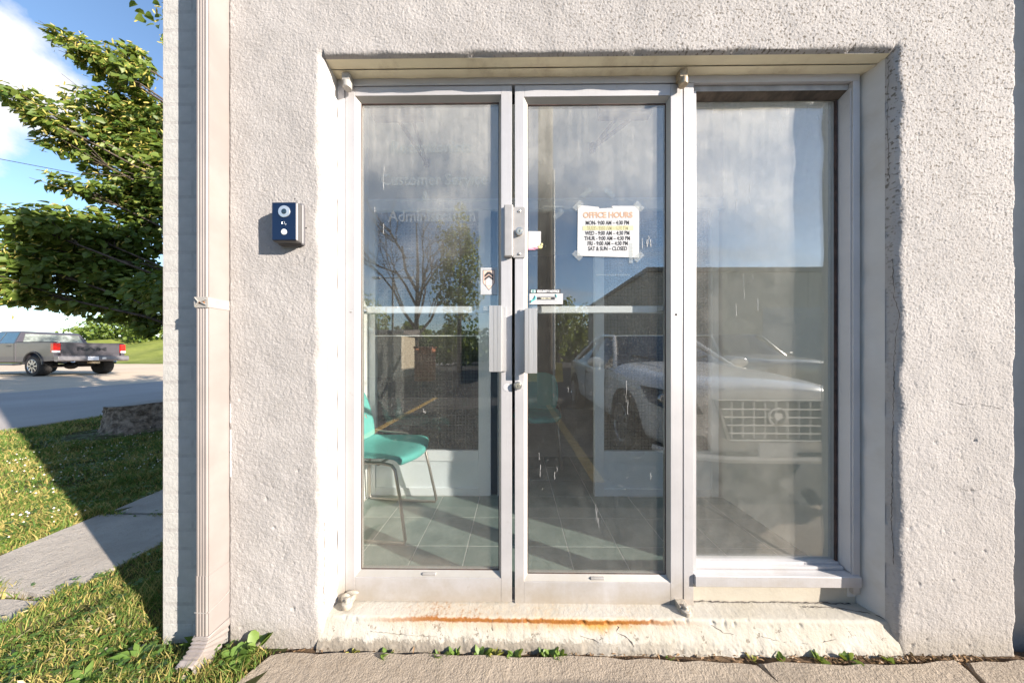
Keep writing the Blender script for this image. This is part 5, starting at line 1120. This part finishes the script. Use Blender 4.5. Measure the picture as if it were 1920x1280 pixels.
    me = text_mesh('RAM', .23, 1.85, .004, 'CENTER', .006); me.materials.clear(); me.materials.append(mat('embossed_dark', (.035, .035, .04), .35, .4)); me.transform(Matrix.Translation((-1.142, 0, 1.10)) @ Matrix.Rotation(R(-90), 4, 'Z') @ Matrix.Rotation(R(90), 4, 'X')); link('lettering', me, tg)
    bp = obj('rear_bumper', MB().prism([(-1.38, .66), (-1.40, .72), (-1.39, .84), (-1.34, .87), (-1.14, .87), (-1.14, .64), (-1.30, .62)], 1, -1.0, 1.0), BUMP, t, bevel=.02); box('number_plate', (-1.412, -.06, .675), (-1.398, .25, .835), mat('truck_plate_white', (.75, .76, .78), .5), bp, .004)
    box('bumper_badge', (-1.408, -.28, .71), (-1.400, -.16, .80), LAMP, bp)
    obj('axle', MB().tube([(0, -.85, .43), (0, .85, .43)], .07, 8).ellipsoid((0, .05, .43), (.17, .2, .17), 12, 8), BLKP, t); obj('spare_wheel', MB().lathe((-.62, 0, .56), (0, 0, 1), [(0, .34), (.18, .34)], 20), TYRE, t); obj('hitch', MB().box((-1.36, -.12, .52), (-1.10, .12, .62)), mat('hitch_tan', (.38, .28, .16), .7), t)
    for ch in t.children: ch.matrix_parent_inverse = Matrix.Identity(4)
    t.location = loc; t.rotation_euler = (0, 0, rz); return t
pickup('dark grey pickup truck with red tail lights parked on the pale gravel', (-20.3, 11.7, .172), math.atan2(.13, -.99))

# ------------------------------------------------------------------ what stands across the parking lot (seen mirrored in the glass)
def simple_tree(label, x, y, h, r, zc, rz_, n, seed, leaf=LEAF, bare=False, name='tree', size=.16):
    t = thing(name, label, 'tree', (x, y, -.03)); g = np.random.default_rng(seed); tb = MB()
    tb.tube([(x, y, -.3), (x, y, h * .3), (x + .1, y, h * .65), (x, y, h * .95)], [h * .017, h * .014, h * .009, h * .002], 8)
    if bare:
        def grow(p, d, l, rr, k):
            e = p + d * l; tb.tube([p, p.lerp(e, .5) + Vector(g.normal(0, l * .03, 3)), e], [rr, rr * .8, rr * .55], 4)
            if k:
                for _ in range(3): nd = (d + Vector(g.normal(0, .42, 3)) + Vector((0, 0, .12))).normalized(); grow(p.lerp(e, g.uniform(.55, 1)), nd, l * g.uniform(.55, .8), rr * .5, k - 1)
        for a in range(7): an = a * 2.4; grow(Vector((x, y, h * (.22 + .05 * a))), Vector((math.cos(an) * .5, math.sin(an) * .5, .8)).normalized(), h * .27, h * .010, 4)
    obj('trunk', tb, BARK, t)
    if not bare:
        u = g.standard_normal((n, 3)); u /= np.linalg.norm(u, axis=1, keepdims=True); rr = (.35 + .65 * g.random(n) ** .5) * (1 + .28 * np.sin(u[:, 0] * 7 + seed) * np.sin(u[:, 2] * 6)); p = u * rr[:, None] * np.array([r, r, rz_]) + np.array([x, y, zc])
        q = np.sin(p[:, 0] * 3.1) * np.sin(p[:, 1] * 3.3) * np.sin(p[:, 2] * 3.7); p = p[q > -.2]; u = u[q > -.2]
        V, F = leafset(HEART, HEARTF, p, frames(g.normal(0, .5, p.shape) + u * .3 + np.array([0, 0, -.5]), u + g.normal(0, .5, p.shape)), g.uniform(.7, 1.3, len(p)) * size)
        c = link('crown', mesh_np('crown', V, F, leaf), t); c['kind'] = 'stuff'
    return t
def mir(X, d): return X, .11 - (d - 1.175)
x, y = mir(-6.3, 18); simple_tree('bare leafless tree mirrored in the left door', x, y, 10.0, 0, 0, 0, 0, 3, bare=True, name='bare_tree')
x, y = mir(-3.55, 18); simple_tree('tall leafy tree mirrored beside the bare one in the left door', x, y, 10.0, 1.55, 6.4, 3.9, 3800, 4)
x, y = mir(-6.4, 30); simple_tree('low bushy tree far across the lot, mirrored left', x, y, 4.5, 3.2, 2.2, 2.2, 2200, 5, size=.3)
x, y = mir(-1.5, 34); simple_tree('round bushy tree across the lot, mirrored behind the door gap', x, y, 5.5, 3.0, 2.8, 2.6, 2200, 6, size=.3)
x, y = mir(5.6, 36); simple_tree('loose green tree mirrored left of the warehouse corner', x, y, 9.0, 2.3, 5.0, 3.6, 2600, 7, size=.3)
x, y = mir(8.6, 40); simple_tree('second loose green tree mirrored against the warehouse corner', x, y, 8.4, 2.4, 4.8, 3.2, 2600, 8, size=.3)
x, y = mir(-14.5, 26); simple_tree('broad dark tree at the far left of the mirrored lot', x, y, 6.5, 2.6, 3.6, 3.0, 2400, 9, size=.3)
for i, (x, y, h, r) in enumerate(((-54, 40, 8.2, 3.0), (-60.5, 41, 7.4, 2.8), (-67, 43, 6.2, 2.6), (-49, 42, 8.6, 3.2))):
    simple_tree(('round bush on the grass bank right of the pickup tailgate', 'bush on the bank above the right tail light', 'low bush on the bank seen over the truck bed', 'bush on the bank furthest right by the brick corner')[i], x, y, h, r, h * .66, h * .30, 1700, 90 + i, size=.34)
# distant wood behind the lot
g = np.random.default_rng(77); n = 9000; x = g.uniform(-60, 60, n); z = g.uniform(0, 1, n) ** .8 * (4.2 + 1.6 * np.sin(x * .25) + 1.1 * np.sin(x * .61 + 1)); y = -52 + g.normal(0, 1.5, n)
V, F = leafset(HEART, HEARTF, np.stack([x, y, z], -1), frames(g.normal(0, 1, (n, 3)), g.normal(0, 1, (n, 3))), g.uniform(.8, 1.6, n)); tag(link('treeline', mesh_np('treeline', V, F, LEAF)), kind='stuff')
WOOD = mat('grey_pole_wood', (.16, .135, .11), .9, var=.25, vs=5, bump=.4, stretch=(1, 1, .08))
up = thing('utility_pole', 'thick wooden utility pole mirrored in the right door', 'utility pole', (.70, -5.2, -.03)); obj('pole', MB().tube([(.70, -5.2, -.3), (.70, -5.2, 9.5)], [.20, .15], 16), WOOD, up, smooth=True, angle=60); box('crossarm', (-.5, -5.42, 8.9), (1.9, -5.30, 9.05), WOOD, up); obj('conduit', MB().tube([(.87, -5.02, -.1), (.86, -5.02, 5.2)], .03, 8), mat('conduit_grey', (.5, .5, .48), .5), up)
for lab, X, d, h, arm in (('double headed lot lamp mirrored low in the left door', -12.6, 29, 9.0, 1.7), ('slim street lamp mirrored beside the double headed one', -14.2, 31, 6.3, .9)):
    x, y = mir(X, d); lp = thing('street_lamp', lab, 'street lamp', (x, y, -.03)); obj('pole', MB().tube([(x, y, -.2), (x, y, h)], [.12, .08], 8), mat('lamp_post_brown', (.10, .08, .065), .6), lp); hd = obj('lamp_arm', MB().tube([(x - (arm if arm > 1 else 0), y, h), (x + arm, y, h)], .06, 6), mat('lamp_head_grey', (.55, .56, .55), .5), lp)
    for sx in ((-1, 1) if arm > 1 else (1,)): obj('lamp_head', MB().box((x + sx * arm - .4, y - .18, h - .08), (x + sx * arm + .4, y + .18, h + .10)), MATS['lamp_head_grey'], lp, bevel=.04)
# flat roofed warehouse
CLAD = mat('warehouse_block', (.52, .46, .365), .85, var=.06, vs=.6, bump=.3, bs=6)
wh = thing('warehouse', 'large flat roofed beige warehouse mirrored in the side window', 'building', (14, -14, -.03))
box('wall', (6.55, -24, -.3), (30, -12.72, 5.15), CLAD, wh); box('roof_edge', (6.45, -24.1, 5.152), (30.1, -12.6, 5.38), mat('roof_flashing', (.24, .21, .17), .6, .2), wh, .03)
for i in range(4): box('wall_joint', (9.8 + i * 4.6, -12.719, -.2), (9.84 + i * 4.6, -12.705, 5.15), mat('joint_shadow', (.30, .27, .22), .9), wh)
box('loading_door', (12.2, -12.717, -.13), (15.4, -12.69, 3.4), mat('shutter_grey', (.42, .43, .43), .6), wh)
sd_ = thing('shed', 'small beige shed mirrored low in the left door', 'shed', (-6.5, -12.7, -.03)); box('wall', (-7.6, -14.5, -.3), (-5.6, -12.6, 2.1), mat('shed_tan', (.50, .42, .30), .8, var=.06), sd_); obj('roof', MB().prism([(-14.7, 2.101), (-12.4, 2.101), (-12.4, 2.25), (-14.7, 2.5)], 0, -7.8, -5.4), mat('shed_roof', (.14, .12, .11), .8), sd_)
bn = thing('waste_bin', 'rusty orange open bin mirrored in the left door', 'bin', (-3.9, -10.8, -.03))
ORB = mat('orange_bin', (.40, .13, .05), .7, var=.15); 
for a, b in (((-4.25, -11.2, -.1), (-4.19, -10.6, 1.35)), ((-3.57, -11.2, -.1), (-3.51, -10.6, 1.35)), ((-4.189, -10.66, -.1), (-3.571, -10.6, 1.30)), ((-4.189, -11.2, -.1), (-3.571, -11.14, 1.35))): box('side', a, b, ORB, bn, .01)
box('rim', (-4.28, -11.22, 1.351), (-3.48, -11.14, 1.44), ORB, bn); box('rim', (-4.28, -10.66, 1.351), (-3.48, -10.58, 1.44), ORB, bn)
yb = thing('yellow_barrier', 'yellow painted barrier block mirrored beside the door handle', 'barrier', (1.3, -10.8, -.03)); obj('block', MB().prism([(-11.2, -.13), (-10.4, -.13), (-10.55, .35), (-10.66, .75), (-10.94, .75), (-11.05, .35)], 0, .2, 2.0), mat('barrier_yellow', (.52, .36, .06), .7, var=.15), yb, bevel=.02)
